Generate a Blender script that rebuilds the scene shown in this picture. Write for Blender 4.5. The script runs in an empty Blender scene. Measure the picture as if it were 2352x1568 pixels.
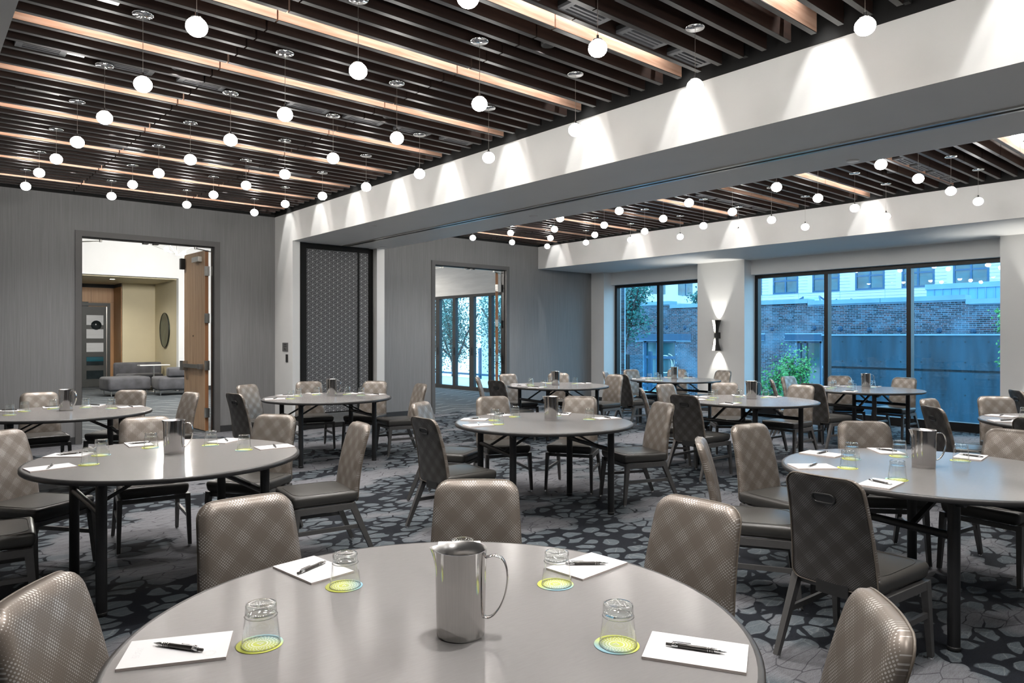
import bpy, bmesh, math, random
from mathutils import Vector, Matrix
random.seed(7)
R = math.radians
sc = bpy.context.scene
COL = sc.collection

# ------------------------------------------------------------------ camera
FPX, YAW, HY, EYE = 1632.0, 0.7113, 774.0, 1.5      # focal length in px, heading, horizon row, eye height
cam_d = bpy.data.cameras.new('camera'); cam = bpy.data.objects.new('camera', cam_d); COL.objects.link(cam)
cam.location = (0, 0, EYE); cam.rotation_euler = (R(90), 0, -YAW)
cam_d.sensor_width = 36.0; cam_d.lens = FPX / 2352 * 36.0; cam_d.shift_y = -(784 - HY) / 2352
cam_d.clip_start = 0.02; cam_d.clip_end = 300
sc.camera = cam
# ------------------------------------------------------------------ world, exposure
w = bpy.data.worlds.new('world'); sc.world = w; w.use_nodes = True
bg = w.node_tree.nodes['Background']
bg.inputs[0].default_value = (0.50, 0.76, 1.0, 1); bg.inputs[1].default_value = 3.4
vs = sc.view_settings
vs.view_transform = 'Standard'; vs.look = 'None'; vs.gamma = 1.0; vs.use_curve_mapping = False
vs.exposure = 0.45
GLOBE, WASH, STRIP, SCONCE, LOBBY, DOWN = 50.0, 80.0, 40.0, 60.0, 270.0, 140.0
cy = sc.cycles
cy.use_denoising = True; cy.max_bounces = 6; cy.diffuse_bounces = 3; cy.glossy_bounces = 3
cy.transmission_bounces = 5; cy.transparent_max_bounces = 12
cy.caustics_reflective = False; cy.caustics_refractive = False; cy.sample_clamp_indirect = 4.0; cy.blur_glossy = 0.5
cy.use_light_tree = True; cy.use_adaptive_sampling = True; cy.adaptive_threshold = 0.05; cy.adaptive_min_samples = 24

# ------------------------------------------------------------------ pixel helpers (direction only; the plane gives the distance)
SN, CS = math.sin(YAW), math.cos(YAW)
def ray(px, py):
    a = (px - 1176) / FPX
    return (SN + CS * a, CS - SN * a, (HY - py) / FPX)
def atz(px, py, z):
    d = ray(px, py); t = (z - EYE) / d[2]; return Vector((d[0] * t, d[1] * t, z))
def atx(px, py, x):
    d = ray(px, py); t = x / d[0]; return Vector((x, d[1] * t, EYE + d[2] * t))
def aty(px, py, y):
    d = ray(px, py); t = y / d[1]; return Vector((d[0] * t, y, EYE + d[2] * t))

# ------------------------------------------------------------------ materials
def newmat(name):
    m = bpy.data.materials.new(name); m.use_nodes = True
    nt = m.node_tree; b = nt.nodes['Principled BSDF']
    return m, nt, b
def mat(name, col, rough=0.5, metal=0.0, spec=0.5, bump=0.0, bscale=200.0, var=0.0, vscale=6.0, stretch=None, emit=None, es=0.0):
    m, nt, b = newmat(name)
    b.inputs['Base Color'].default_value = (*col, 1); b.inputs['Roughness'].default_value = rough
    b.inputs['Metallic'].default_value = metal; b.inputs['Specular IOR Level'].default_value = spec
    if emit:
        b.inputs['Emission Color'].default_value = (*emit, 1); b.inputs['Emission Strength'].default_value = es
    if var or bump:
        tc = nt.nodes.new('ShaderNodeTexCoord'); mp = nt.nodes.new('ShaderNodeMapping')
        nt.links.new(tc.outputs['Object'], mp.inputs[0])
        if stretch: mp.inputs['Scale'].default_value = stretch
    if var:
        n = nt.nodes.new('ShaderNodeTexNoise'); n.inputs['Scale'].default_value = vscale; n.inputs['Detail'].default_value = 6
        nt.links.new(mp.outputs[0], n.inputs['Vector'])
        r = nt.nodes.new('ShaderNodeMapRange'); r.inputs[1].default_value = 0.3; r.inputs[2].default_value = 0.7
        r.inputs[3].default_value = 1 - var; r.inputs[4].default_value = 1 + var
        nt.links.new(n.outputs[0], r.inputs[0])
        x = nt.nodes.new('ShaderNodeVectorMath'); x.operation = 'SCALE'; x.inputs[0].default_value = col
        nt.links.new(r.outputs[0], x.inputs['Scale']); nt.links.new(x.outputs[0], b.inputs['Base Color'])
    if bump:
        n = nt.nodes.new('ShaderNodeTexNoise'); n.inputs['Scale'].default_value = bscale; n.inputs['Detail'].default_value = 3
        nt.links.new(mp.outputs[0], n.inputs['Vector'])
        u = nt.nodes.new('ShaderNodeBump'); u.inputs['Strength'].default_value = bump; u.inputs['Distance'].default_value = 0.002
        nt.links.new(n.outputs[0], u.inputs['Height']); nt.links.new(u.outputs[0], b.inputs['Normal'])
    return m
class NG:
    """tiny node-graph helper"""
    def __init__(s, nt): s.nt = nt
    def val(s, i, v):
        if hasattr(v, 'is_output'): s.nt.links.new(v, i)
        else: i.default_value = v
    def m(s, op, a, b=0.0, c=0.0, clamp=False):
        n = s.nt.nodes.new('ShaderNodeMath'); n.operation = op; n.use_clamp = clamp
        s.val(n.inputs[0], a); s.val(n.inputs[1], b); s.val(n.inputs[2], c); return n.outputs[0]
    def smooth(s, v, lo, hi):
        n = s.nt.nodes.new('ShaderNodeMapRange'); n.interpolation_type = 'SMOOTHSTEP'
        s.val(n.inputs[0], v); s.val(n.inputs[1], lo); s.val(n.inputs[2], hi); return n.outputs[0]
    def lin(s, v, a, b, c, d):
        n = s.nt.nodes.new('ShaderNodeMapRange'); s.val(n.inputs[0], v)
        for i, q in enumerate((a, b, c, d)): s.val(n.inputs[i + 1], q)
        return n.outputs[0]
    def mix(s, f, a, b):
        n = s.nt.nodes.new('ShaderNodeMix'); n.data_type = 'RGBA'; s.val(n.inputs[0], f)
        for i, q in ((6, a), (7, b)):
            if isinstance(q, tuple): q = (*q, 1) if len(q) == 3 else q
            s.val(n.inputs[i], q)
        return n.outputs[2]
    def obj(s): return s.nt.nodes.new('ShaderNodeTexCoord').outputs['Object']
    def sep(s, v):
        n = s.nt.nodes.new('ShaderNodeSeparateXYZ'); s.nt.links.new(v, n.inputs[0]); return n.outputs
    def comb(s, x, y, z=0.0):
        n = s.nt.nodes.new('ShaderNodeCombineXYZ')
        for i, q in enumerate((x, y, z)): s.val(n.inputs[i], q)
        return n.outputs[0]
    def noise(s, v, scale, detail=3, out=0):
        n = s.nt.nodes.new('ShaderNodeTexNoise'); s.nt.links.new(v, n.inputs['Vector'])
        n.inputs['Scale'].default_value = scale; n.inputs['Detail'].default_value = detail; return n.outputs[out]
    def mapv(s, v, scale=(1, 1, 1), rot=(0, 0, 0)):
        n = s.nt.nodes.new('ShaderNodeMapping'); s.nt.links.new(v, n.inputs[0])
        n.inputs['Scale'].default_value = scale; n.inputs['Rotation'].default_value = rot; return n.outputs[0]
    def vor(s, v, scale, feature='DISTANCE_TO_EDGE', rnd=1.0):
        n = s.nt.nodes.new('ShaderNodeTexVoronoi'); n.feature = feature; s.nt.links.new(v, n.inputs['Vector'])
        n.inputs['Scale'].default_value = scale; n.inputs['Randomness'].default_value = rnd; return n
    def vadd(s, a, b, k):
        n = s.nt.nodes.new('ShaderNodeVectorMath'); n.operation = 'MULTIPLY_ADD'
        s.nt.links.new(b, n.inputs[0]); n.inputs[1].default_value = (k, k, k); s.nt.links.new(a, n.inputs[2]); return n.outputs[0]

def carpet_mat():
    m, nt, b = newmat('carpet_pebble'); g = NG(nt)
    p = g.obj()
    wv = g.vadd(g.vadd(p, g.noise(p, 3.2, 2, 1), 0.13), g.noise(p, 9.0, 1, 1), 0.03)
    wv = g.mapv(wv, (0.82, 1.12, 1), (0, 0, -0.6))
    e = g.vor(wv, 6.9).outputs['Distance']; f1 = g.vor(wv, 6.9, 'F1').outputs['Distance']
    zone = g.noise(g.mapv(p, (0.75, 1.1, 1)), 1.15, 2.5)
    thr = g.lin(zone, 0.43, 0.55, -0.05, 0.105)
    jag = g.m('MULTIPLY_ADD', g.noise(p, 26, 2), 0.05, -0.025)
    e2 = g.m('SUBTRACT', g.m('ADD', e, jag), thr)
    rnd_ = g.m('SUBTRACT', g.lin(zone, 0.43, 0.53, 1.0, 0.55), f1)
    e2 = g.m('SMOOTH_MIN', e2, g.m('MULTIPLY', rnd_, 0.6), 0.06)
    dark = g.m('SUBTRACT', 1.0, g.smooth(e2, -0.012, 0.018))
    peb = g.smooth(zone, 0.45, 0.52)
    fib = g.lin(g.noise(p, 260, 2), 0.3, 0.7, 0.72, 1.28)
    fine = g.lin(g.noise(g.mapv(p, (1, 5, 1)), 22, 3), 0.3, 0.7, 0.86, 1.14)
    open_c, peb_c = (0.140, 0.141, 0.152), (0.078, 0.093, 0.104)
    base = g.mix(peb, open_c, peb_c)
    l1 = g.vor(g.vadd(g.mapv(p, (1.0, 2.6, 1), (0, 0, 0.5)), g.noise(p, 2.0, 2, 1), 0.25), 4.6).outputs['Distance']
    line = g.m('SUBTRACT', 1.0, g.smooth(l1, 0.010, 0.03))
    base = g.mix(g.m('MULTIPLY', line, g.m('MULTIPLY', g.m('SUBTRACT', 1.0, peb), 0.75)), base, (0.030, 0.030, 0.036))
    base = g.mix(g.m('MULTIPLY', line, g.m('MULTIPLY', peb, 0.45)), base, (0.17, 0.18, 0.19))
    base = g.mix(dark, base, (0.0075, 0.009, 0.013))
    sc_ = nt.nodes.new('ShaderNodeVectorMath'); sc_.operation = 'SCALE'; nt.links.new(base, sc_.inputs[0])
    nt.links.new(g.m('MULTIPLY', fib, fine), sc_.inputs['Scale'])
    nt.links.new(sc_.outputs[0], b.inputs['Base Color'])
    b.inputs['Roughness'].default_value = 0.9; b.inputs['Specular IOR Level'].default_value = 0.2
    u = nt.nodes.new('ShaderNodeBump'); u.inputs['Strength'].default_value = 0.5; u.inputs['Distance'].default_value = 0.003
    nt.links.new(fib, u.inputs['Height']); nt.links.new(u.outputs[0], b.inputs['Normal'])
    return m
def lobby_carpet_mat():
    m, nt, b = newmat('carpet_zigzag'); g = NG(nt); p = g.obj(); o = g.sep(g.mapv(p, (1, 1, 1), (0, 0, 0.35)))
    tri = g.m('PINGPONG', o[0], 0.42)
    f = g.m('FRACT', g.m('MULTIPLY', g.m('ADD', o[1], tri), 1.9))
    l = g.m('SUBTRACT', 1.0, g.smooth(g.m('ABSOLUTE', g.m('SUBTRACT', f, 0.5)), 0.025, 0.05))
    l = g.m('MULTIPLY', l, g.smooth(g.noise(p, 1.3, 2), 0.38, 0.5))
    fib = g.lin(g.noise(g.mapv(p, (2, 12, 1)), 14, 3), 0.3, 0.7, 0.5, 1.4)
    base = g.mix(l, (0.045, 0.054, 0.062), (0.30, 0.31, 0.31))
    s_ = nt.nodes.new('ShaderNodeVectorMath'); s_.operation = 'SCALE'; nt.links.new(base, s_.inputs[0]); nt.links.new(fib, s_.inputs['Scale'])
    nt.links.new(s_.outputs[0], b.inputs['Base Color']); b.inputs['Roughness'].default_value = 0.9
    return m
def chair_fabric(name, base, dot, dark=1.0):
    m, nt, b = newmat(name); g = NG(nt); o = g.sep(g.obj())
    k = 0.7071
    u = g.m('MULTIPLY', g.m('ADD', o[0], o[2]), k); v = g.m('MULTIPLY', g.m('SUBTRACT', o[0], o[2]), k)
    P = 0.0078
    a = g.m('SUBTRACT', g.m('FRACT', g.m('MULTIPLY', u, 1 / P)), 0.5); c = g.m('SUBTRACT', g.m('FRACT', g.m('MULTIPLY', v, 1 / P)), 0.5)
    r = g.m('SQRT', g.m('ADD', g.m('MULTIPLY', a, a), g.m('MULTIPLY', c, c)))
    def stripe(t, per, ph):
        q = g.m('FRACT', g.m('MULTIPLY_ADD', t, 1 / per, ph))
        return g.smooth(g.m('ABSOLUTE', g.m('SUBTRACT', q, 0.5)), 0.16, 0.34)
    A = g.m('ADD', stripe(u, 0.094, 0.1), stripe(v, 0.094, 0.4))
    A = g.m('MULTIPLY', A, 0.5)
    A = g.m('MULTIPLY', A, g.lin(g.noise(g.mapv(g.comb(u, v), (1, 1, 1)), 22, 1), 0.3, 0.7, 0.75, 1.1))
    size = g.lin(A, 0.0, 1.0, 0.07, 0.33)
    d = g.m('SUBTRACT', 1.0, g.smooth(g.m('SUBTRACT', r, size), -0.05, 0.05))
    nt.links.new(g.mix(d, base, dot), b.inputs['Base Color'])
    nt.links.new(g.lin(d, 0, 1, 0.40, 0.34), b.inputs['Roughness'])
    nt.links.new(g.lin(d, 0, 1, 0.35, 0.65), b.inputs['Metallic'])
    return m
def wood_mat(name, c1, c2, scale=(1, 14, 14), rough=0.45):
    m, nt, b = newmat(name); g = NG(nt); p = g.mapv(g.obj(), scale)
    n = g.noise(g.vadd(p, g.noise(p, 0.8, 2, 1), 0.6), 2.2, 5)
    f = g.smooth(n, 0.3, 0.72)
    nt.links.new(g.mix(f, c1, c2), b.inputs['Base Color']); b.inputs['Roughness'].default_value = rough
    return m
def wallcover_mat():
    m, nt, b = newmat('wallcover_grey'); g = NG(nt); p = g.obj()
    n = g.noise(g.mapv(p, (150, 150, 2.2)), 1.0, 4); n2 = g.noise(g.mapv(p, (0.5, 0.5, 0.3)), 1.0, 2)
    s_ = nt.nodes.new('ShaderNodeVectorMath'); s_.operation = 'SCALE'; s_.inputs[0].default_value = (0.225, 0.225, 0.228)
    nt.links.new(g.m('MULTIPLY', g.lin(n, 0.25, 0.75, 0.86, 1.14), g.lin(n2, 0.3, 0.7, 0.94, 1.06)), s_.inputs['Scale'])
    nt.links.new(s_.outputs[0], b.inputs['Base Color']); b.inputs['Roughness'].default_value = 0.6; b.inputs['Specular IOR Level'].default_value = 0.3
    u = nt.nodes.new('ShaderNodeBump'); u.inputs['Strength'].default_value = 0.25; u.inputs['Distance'].default_value = 0.001
    nt.links.new(n, u.inputs['Height']); nt.links.new(u.outputs[0], b.inputs['Normal'])
    return m
def partition_mat():
    m, nt, b = newmat('partition_fabric'); g = NG(nt); o = g.sep(g.obj())
    W, H = 0.148, 0.0925
    def cell(off):
        x = g.m('SUBTRACT', g.m('FRACT', g.m('MULTIPLY_ADD', o[0], 1 / W, off)), 0.5)
        z = g.m('SUBTRACT', g.m('FRACT', g.m('MULTIPLY_ADD', o[2], 1 / H, off)), 0.5)
        x = g.m('MULTIPLY', x, W); z = g.m('MULTIPLY', z, H)
        r = g.m('SQRT', g.m('ADD', g.m('MULTIPLY', x, x), g.m('MULTIPLY', z, z)))
        return r, g.m('ARCTAN2', z, x)
    r1, t1 = cell(0.0); r2, t2 = cell(0.5)
    first = g.m('LESS_THAN', r1, r2)
    r = g.m('MINIMUM', r1, r2)
    th = g.m('ADD', g.m('MULTIPLY', first, t1), g.m('MULTIPLY', g.m('SUBTRACT', 1.0, first), t2))
    sw = g.smooth(g.m('SINE', g.m('MULTIPLY_ADD', th, 6.0, g.m('MULTIPLY', r, 95.0))), -0.35, 0.5)
    c = g.mix(sw, (0.085, 0.086, 0.089), (0.22, 0.221, 0.225))
    c = g.mix(g.m('SUBTRACT', 1.0, g.smooth(r, 0.007, 0.011)), c, (0.62, 0.62, 0.62))
    nt.links.new(c, b.inputs['Base Color']); b.inputs['Roughness'].default_value = 0.8
    return m
def coaster_mat():
    m, nt, b = newmat('coaster_print'); g = NG(nt); o = g.sep(g.obj())
    r = g.m('SQRT', g.m('ADD', g.m('MULTIPLY', o[0], o[0]), g.m('MULTIPLY', o[1], o[1])))
    th = g.m('ARCTAN2', o[1], o[0])
    base = g.mix(g.smooth(o[0], -0.01, 0.055), (0.60, 0.64, 0.09), (0.25, 0.47, 0.56))
    rr = g.m('MULTIPLY', r, 1 / 0.0072); ring = g.m('FLOOR', rr)
    a = g.m('SUBTRACT', g.m('FRACT', rr), 0.5)
    q = g.m('MULTIPLY_ADD', th, 26 / 6.28318, g.m('MULTIPLY', ring, 0.5))
    c = g.m('SUBTRACT', g.m('FRACT', q), 0.5)
    c = g.m('MULTIPLY', c, g.m('MULTIPLY', r, 6.28318 / 26 / 0.0072))
    d = g.m('SQRT', g.m('ADD', g.m('MULTIPLY', a, a), g.m('MULTIPLY', c, c)))
    dot = g.m('SUBTRACT', 1.0, g.smooth(d, 0.2, 0.36))
    dot = g.m('MULTIPLY', dot, g.m('MULTIPLY', g.m('LESS_THAN', r, 0.043), g.m('GREATER_THAN', r, 0.014)))
    nt.links.new(g.mix(dot, base, (0.85, 0.88, 0.75)), b.inputs['Base Color']); b.inputs['Roughness'].default_value = 0.55
    return m
def paper_mat():
    m, nt, b = newmat('notepad_paper'); g = NG(nt); o = g.sep(g.obj())
    dx = g.m('SUBTRACT', o[0], 0.045); dy = g.m('SUBTRACT', o[1], 0.075)
    r = g.m('SQRT', g.m('ADD', g.m('MULTIPLY', dx, dx), g.m('MULTIPLY', dy, dy)))
    ring = g.m('MULTIPLY', g.m('LESS_THAN', g.m('ABSOLUTE', g.m('SUBTRACT', r, 0.012)), 0.003), g.smooth(g.noise(g.obj(), 700, 1), 0.45, 0.55))
    ring = g.m('MAXIMUM', ring, g.m('MULTIPLY', g.m('LESS_THAN', g.m('ABSOLUTE', g.m('ADD', o[1], 0.085)), 0.008), g.m('MULTIPLY', g.m('LESS_THAN', g.m('ABSOLUTE', o[0]), 0.028), g.smooth(g.noise(g.obj(), 500, 1), 0.5, 0.6))))
    nt.links.new(g.mix(g.m('MULTIPLY', ring, 0.35), (0.72, 0.715, 0.72), (0.45, 0.46, 0.48)), b.inputs['Base Color'])
    b.inputs['Roughness'].default_value = 0.7
    return m
def glass_mat(name, tint, refl=0.9, rough=0.0, ior=1.45):
    m = bpy.data.materials.new(name); m.use_nodes = True; nt = m.node_tree; nt.nodes.clear()
    out = nt.nodes.new('ShaderNodeOutputMaterial'); mx = nt.nodes.new('ShaderNodeMixShader')
    tr = nt.nodes.new('ShaderNodeBsdfTransparent'); tr.inputs[0].default_value = (*tint, 1)
    gl = nt.nodes.new('ShaderNodeBsdfGlossy'); gl.inputs['Roughness'].default_value = rough; gl.inputs[0].default_value = (refl, refl, refl, 1)
    g = NG(nt); lw_ = nt.nodes.new('ShaderNodeLayerWeight'); lw_.inputs[0].default_value = 0.5
    f0 = ((ior - 1) / (ior + 1)) ** 2
    fr = g.m('MULTIPLY_ADD', g.m('POWER', lw_.outputs['Facing'], 4.0), 1 - f0, f0)
    nt.links.new(fr, mx.inputs[0]); nt.links.new(tr.outputs[0], mx.inputs[1]); nt.links.new(gl.outputs[0], mx.inputs[2])
    nt.links.new(mx.outputs[0], out.inputs[0]); return m
def emit_mat(name, col, s):
    m = bpy.data.materials.new(name); m.use_nodes = True; nt = m.node_tree; nt.nodes.clear()
    out = nt.nodes.new('ShaderNodeOutputMaterial'); e = nt.nodes.new('ShaderNodeEmission')
    e.inputs[0].default_value = (*col, 1); e.inputs[1].default_value = s; nt.links.new(e.outputs[0], out.inputs[0]); return m
def brick_mat():
    m, nt, b = newmat('old_brick'); g = NG(nt)
    oi = nt.nodes.new('ShaderNodeObjectInfo').outputs['Random']; isl = nt.nodes.new('ShaderNodeNewGeometry').outputs['Random Per Island']
    rnd = g.m('FRACT', g.m('ADD', oi, isl))
    ge = nt.nodes.new('ShaderNodeNewGeometry').outputs['Position']
    n = g.noise(ge, 0.55, 4)
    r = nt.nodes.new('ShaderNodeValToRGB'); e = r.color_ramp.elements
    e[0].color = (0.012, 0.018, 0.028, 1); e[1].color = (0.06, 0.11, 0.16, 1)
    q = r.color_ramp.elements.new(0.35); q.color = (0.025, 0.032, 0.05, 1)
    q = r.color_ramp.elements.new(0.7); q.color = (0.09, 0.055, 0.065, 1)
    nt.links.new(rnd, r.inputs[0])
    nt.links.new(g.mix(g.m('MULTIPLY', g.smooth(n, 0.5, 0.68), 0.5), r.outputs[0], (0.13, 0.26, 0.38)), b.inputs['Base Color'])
    b.inputs['Roughness'].default_value = 0.85
    return m
def leaf_mat(name, c1, c2):
    m, nt, b = newmat(name); g = NG(nt)
    isl = nt.nodes.new('ShaderNodeNewGeometry').outputs['Random Per Island']
    nt.links.new(g.mix(isl, c1, c2), b.inputs['Base Color']); b.inputs['Roughness'].default_value = 0.5
    b.inputs['Transmission Weight'].default_value = 0.0
    return m
M = {}
M['carpet'] = carpet_mat(); M['lobby_carpet'] = lobby_carpet_mat()
M['wallcover'] = wallcover_mat()
M['white'] = mat('white_paint', (0.78, 0.78, 0.765), 0.55, bump=0.05, bscale=150, var=0.02, vscale=2)
M['white2'] = mat('white_drywall', (0.76, 0.76, 0.75), 0.6, bump=0.05, bscale=150, var=0.02, vscale=2)
M['black'] = mat('plenum_black', (0.006, 0.006, 0.006), 0.85, var=0.2, vscale=3)
M['slat_side'] = wood_mat('slat_wood', (0.014, 0.0065, 0.0045), (0.026, 0.012, 0.008), (1.1, 9, 16), 0.5)
M['slat_lit'] = wood_mat('slat_wood_lit', (0.42, 0.235, 0.15), (0.60, 0.40, 0.30), (1.1, 9, 16), 0.5)  # same slat wood, with the led glow put into a lighter tone
M['slat_edge'] = mat('slat_edge_grey', (0.0145, 0.0130, 0.0130), 0.40, var=0.15, vscale=8)
M['dark_metal'] = mat('dark_metal', (0.03, 0.03, 0.031), 0.42, 0.3, var=0.1, vscale=30)
M['vent_metal'] = mat('vent_grey_metal', (0.11, 0.114, 0.122), 0.5, 0.1, var=0.1, vscale=20)
M['chrome'] = mat('chrome', (0.78, 0.78, 0.79), 0.06, 1.0, var=0.03, vscale=40)
M['steel'] = mat('brushed_steel', (0.60, 0.585, 0.575), 0.075, 1.0, bump=0.02, bscale=6, stretch=(60, 60, 0.5), var=0.04, vscale=5)
M['steel_in'] = mat('steel_inside', (0.5, 0.49, 0.48), 0.3, 1.0, var=0.06, vscale=8)
M['globe'] = emit_mat('lit_globe', (1.0, 0.96, 0.91), GLOBE)
M['strip'] = emit_mat('led_strip', (1.0, 0.92, 0.86), STRIP)
M['frame_dark'] = mat('door_frame_grey', (0.105, 0.102, 0.10), 0.5, var=0.05, vscale=5)
M['base_dark'] = mat('baseboard_dark', (0.035, 0.036, 0.038), 0.5, var=0.1, vscale=8)
M['door_wood'] = wood_mat('door_oak', (0.40, 0.255, 0.155), (0.56, 0.38, 0.24), (30, 30, 0.7), 0.5)
M['door_edge'] = wood_mat('door_edge_wood', (0.30, 0.13, 0.055), (0.38, 0.18, 0.08), (30, 30, 0.7), 0.5)
M['satin'] = mat('satin_nickel', (0.55, 0.54, 0.51), 0.3, 1.0, var=0.05, vscale=20)
M['partition'] = partition_mat()
M['fabric'] = chair_fabric('chair_fabric', (0.195, 0.165, 0.139), (0.62, 0.60, 0.57))
M['fabric_back'] = chair_fabric('chair_fabric_back', (0.058, 0.053, 0.048), (0.24, 0.235, 0.23))
M['vinyl'] = mat('seat_vinyl', (0.048, 0.046, 0.042), 0.36, bump=0.15, bscale=420, var=0.06, vscale=8)
M['welt'] = mat('piping_vinyl', (0.16, 0.135, 0.11), 0.4, 0.2, bump=0.2, bscale=300)
M['chair_metal'] = mat('chair_frame_grey', (0.105, 0.102, 0.100), 0.42, 0.35, var=0.06, vscale=40)
M['plastic'] = mat('black_plastic', (0.022, 0.022, 0.022), 0.4, bump=0.05, bscale=300)
M['laminate'] = mat('table_laminate', (0.435, 0.422, 0.415), 0.15, spec=0.75, bump=0.03, bscale=250, var=0.025, vscale=25, stretch=(1, 6, 1))
M['rim'] = mat('table_edge_band', (0.028, 0.027, 0.027), 0.38, var=0.06, vscale=20)
M['leg_black'] = mat('table_leg_black', (0.012, 0.012, 0.013), 0.42, var=0.1, vscale=20)
M['coaster'] = coaster_mat(); M['paper'] = paper_mat()
M['paper_edge'] = mat('pad_edge', (0.62, 0.55, 0.52), 0.7, var=0.05, vscale=100)
M['ink_white'] = mat('emblem_white', (0.85, 0.86, 0.82), 0.5, var=0.02)
M['pen_dark'] = mat('pen_gunmetal', (0.06, 0.055, 0.052), 0.3, 0.6, var=0.05, vscale=60)
M['glass_wall'] = glass_mat('tumbler_glass', (0.985, 0.99, 0.99), 1.0)
M['glass_base'] = mat('tumbler_glass_base', (0.96, 0.98, 0.98), 0.0)
_b = M['glass_base'].node_tree.nodes['Principled BSDF']; _b.inputs['Transmission Weight'].default_value = 1.0; _b.inputs['IOR'].default_value = 1.5
M['glass_thick'] = glass_mat('tumbler_glass_thick', (0.95, 0.965, 0.96), 1.0, 0.02, 1.9)
M['pane'] = glass_mat('window_pane', (0.80, 0.94, 0.985), 0.9, 0.0, 1.5)
M['pane_b'] = glass_mat('lobby_pane', (0.80, 0.94, 0.985), 0.9, 0.0, 1.5)
M['mullion'] = mat('window_frame_black', (0.014, 0.013, 0.013), 0.4, 0.3, var=0.1, vscale=10)
M['bronze'] = mat('folding_door_bronze', (0.05, 0.048, 0.047), 0.45, 0.3, var=0.08, vscale=10)
M['yellow_wall'] = mat('lobby_yellow_wall', (0.60, 0.53, 0.36), 0.6, var=0.03, vscale=2)
M['lobby_wood'] = wood_mat('lobby_wood_panel', (0.44, 0.235, 0.10), (0.54, 0.31, 0.145), (16, 16, 0.5), 0.45)
M['lobby_door'] = mat('lobby_door_charcoal', (0.045, 0.048, 0.046), 0.45, var=0.05, vscale=4)
M['velvet'] = mat('grey_velvet', (0.062, 0.062, 0.070), 0.75, var=0.35, vscale=5, bump=0.1, bscale=200)
M['velvet'].node_tree.nodes['Principled BSDF'].inputs['Sheen Weight'].default_value = 0.15
M['plaster'] = mat('striated_plaster', (0.66, 0.65, 0.64), 0.7, var=0.08, vscale=1.5, stretch=(1, 1, 9))
M['art'] = mat('oval_art_green', (0.02, 0.036, 0.024), 0.3, var=0.95, vscale=4, stretch=(1, 1, 1))
M['screen_white'] = mat('frosted_white', (0.62, 0.64, 0.66), 0.25, var=0.06, vscale=2, stretch=(1, 1, 10))
M['screen_dark'] = mat('dark_glass', (0.02, 0.028, 0.032), 0.15, var=0.3, vscale=3)
# outdoors
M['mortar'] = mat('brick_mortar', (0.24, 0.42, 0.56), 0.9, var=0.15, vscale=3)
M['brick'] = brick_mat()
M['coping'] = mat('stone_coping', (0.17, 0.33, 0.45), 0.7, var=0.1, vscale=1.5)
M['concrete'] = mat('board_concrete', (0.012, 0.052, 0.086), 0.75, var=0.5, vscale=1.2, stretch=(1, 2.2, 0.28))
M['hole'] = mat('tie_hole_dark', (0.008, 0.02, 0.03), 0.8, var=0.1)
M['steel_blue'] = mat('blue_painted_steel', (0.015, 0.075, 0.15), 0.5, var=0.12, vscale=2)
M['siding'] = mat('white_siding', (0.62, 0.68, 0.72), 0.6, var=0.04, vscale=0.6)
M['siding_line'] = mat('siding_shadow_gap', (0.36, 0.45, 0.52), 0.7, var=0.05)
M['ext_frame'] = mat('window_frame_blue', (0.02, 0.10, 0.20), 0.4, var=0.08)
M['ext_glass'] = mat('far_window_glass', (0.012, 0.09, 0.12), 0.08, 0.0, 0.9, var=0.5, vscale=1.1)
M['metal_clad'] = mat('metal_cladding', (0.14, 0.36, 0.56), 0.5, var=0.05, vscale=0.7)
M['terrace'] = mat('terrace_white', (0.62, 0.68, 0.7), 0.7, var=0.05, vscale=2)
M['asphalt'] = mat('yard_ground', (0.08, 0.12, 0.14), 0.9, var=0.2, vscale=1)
M['leaf_a'] = leaf_mat('leaf_green', (0.03, 0.20, 0.06), (0.12, 0.42, 0.12))
M['leaf_b'] = leaf_mat('leaf_bluegreen', (0.010, 0.085, 0.085), (0.04, 0.26, 0.22))
M['bark'] = mat('tree_bark', (0.05, 0.05, 0.05), 0.9, var=0.3, vscale=8, bump=0.4, bscale=40)
M['wash_lens'] = emit_mat('lamp_lens', (1.0, 0.97, 0.92), 8.0)
M['lobby_lamp'] = emit_mat('lobby_lamp_glow', (1.0, 0.96, 0.88), 30.0)
M['sconce_in'] = mat('sconce_inside_white', (0.85, 0.84, 0.8), 0.4, var=0.02)
M['grey_sign'] = mat('sign_grey', (0.17, 0.168, 0.165), 0.4, 0.3, var=0.04)

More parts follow.
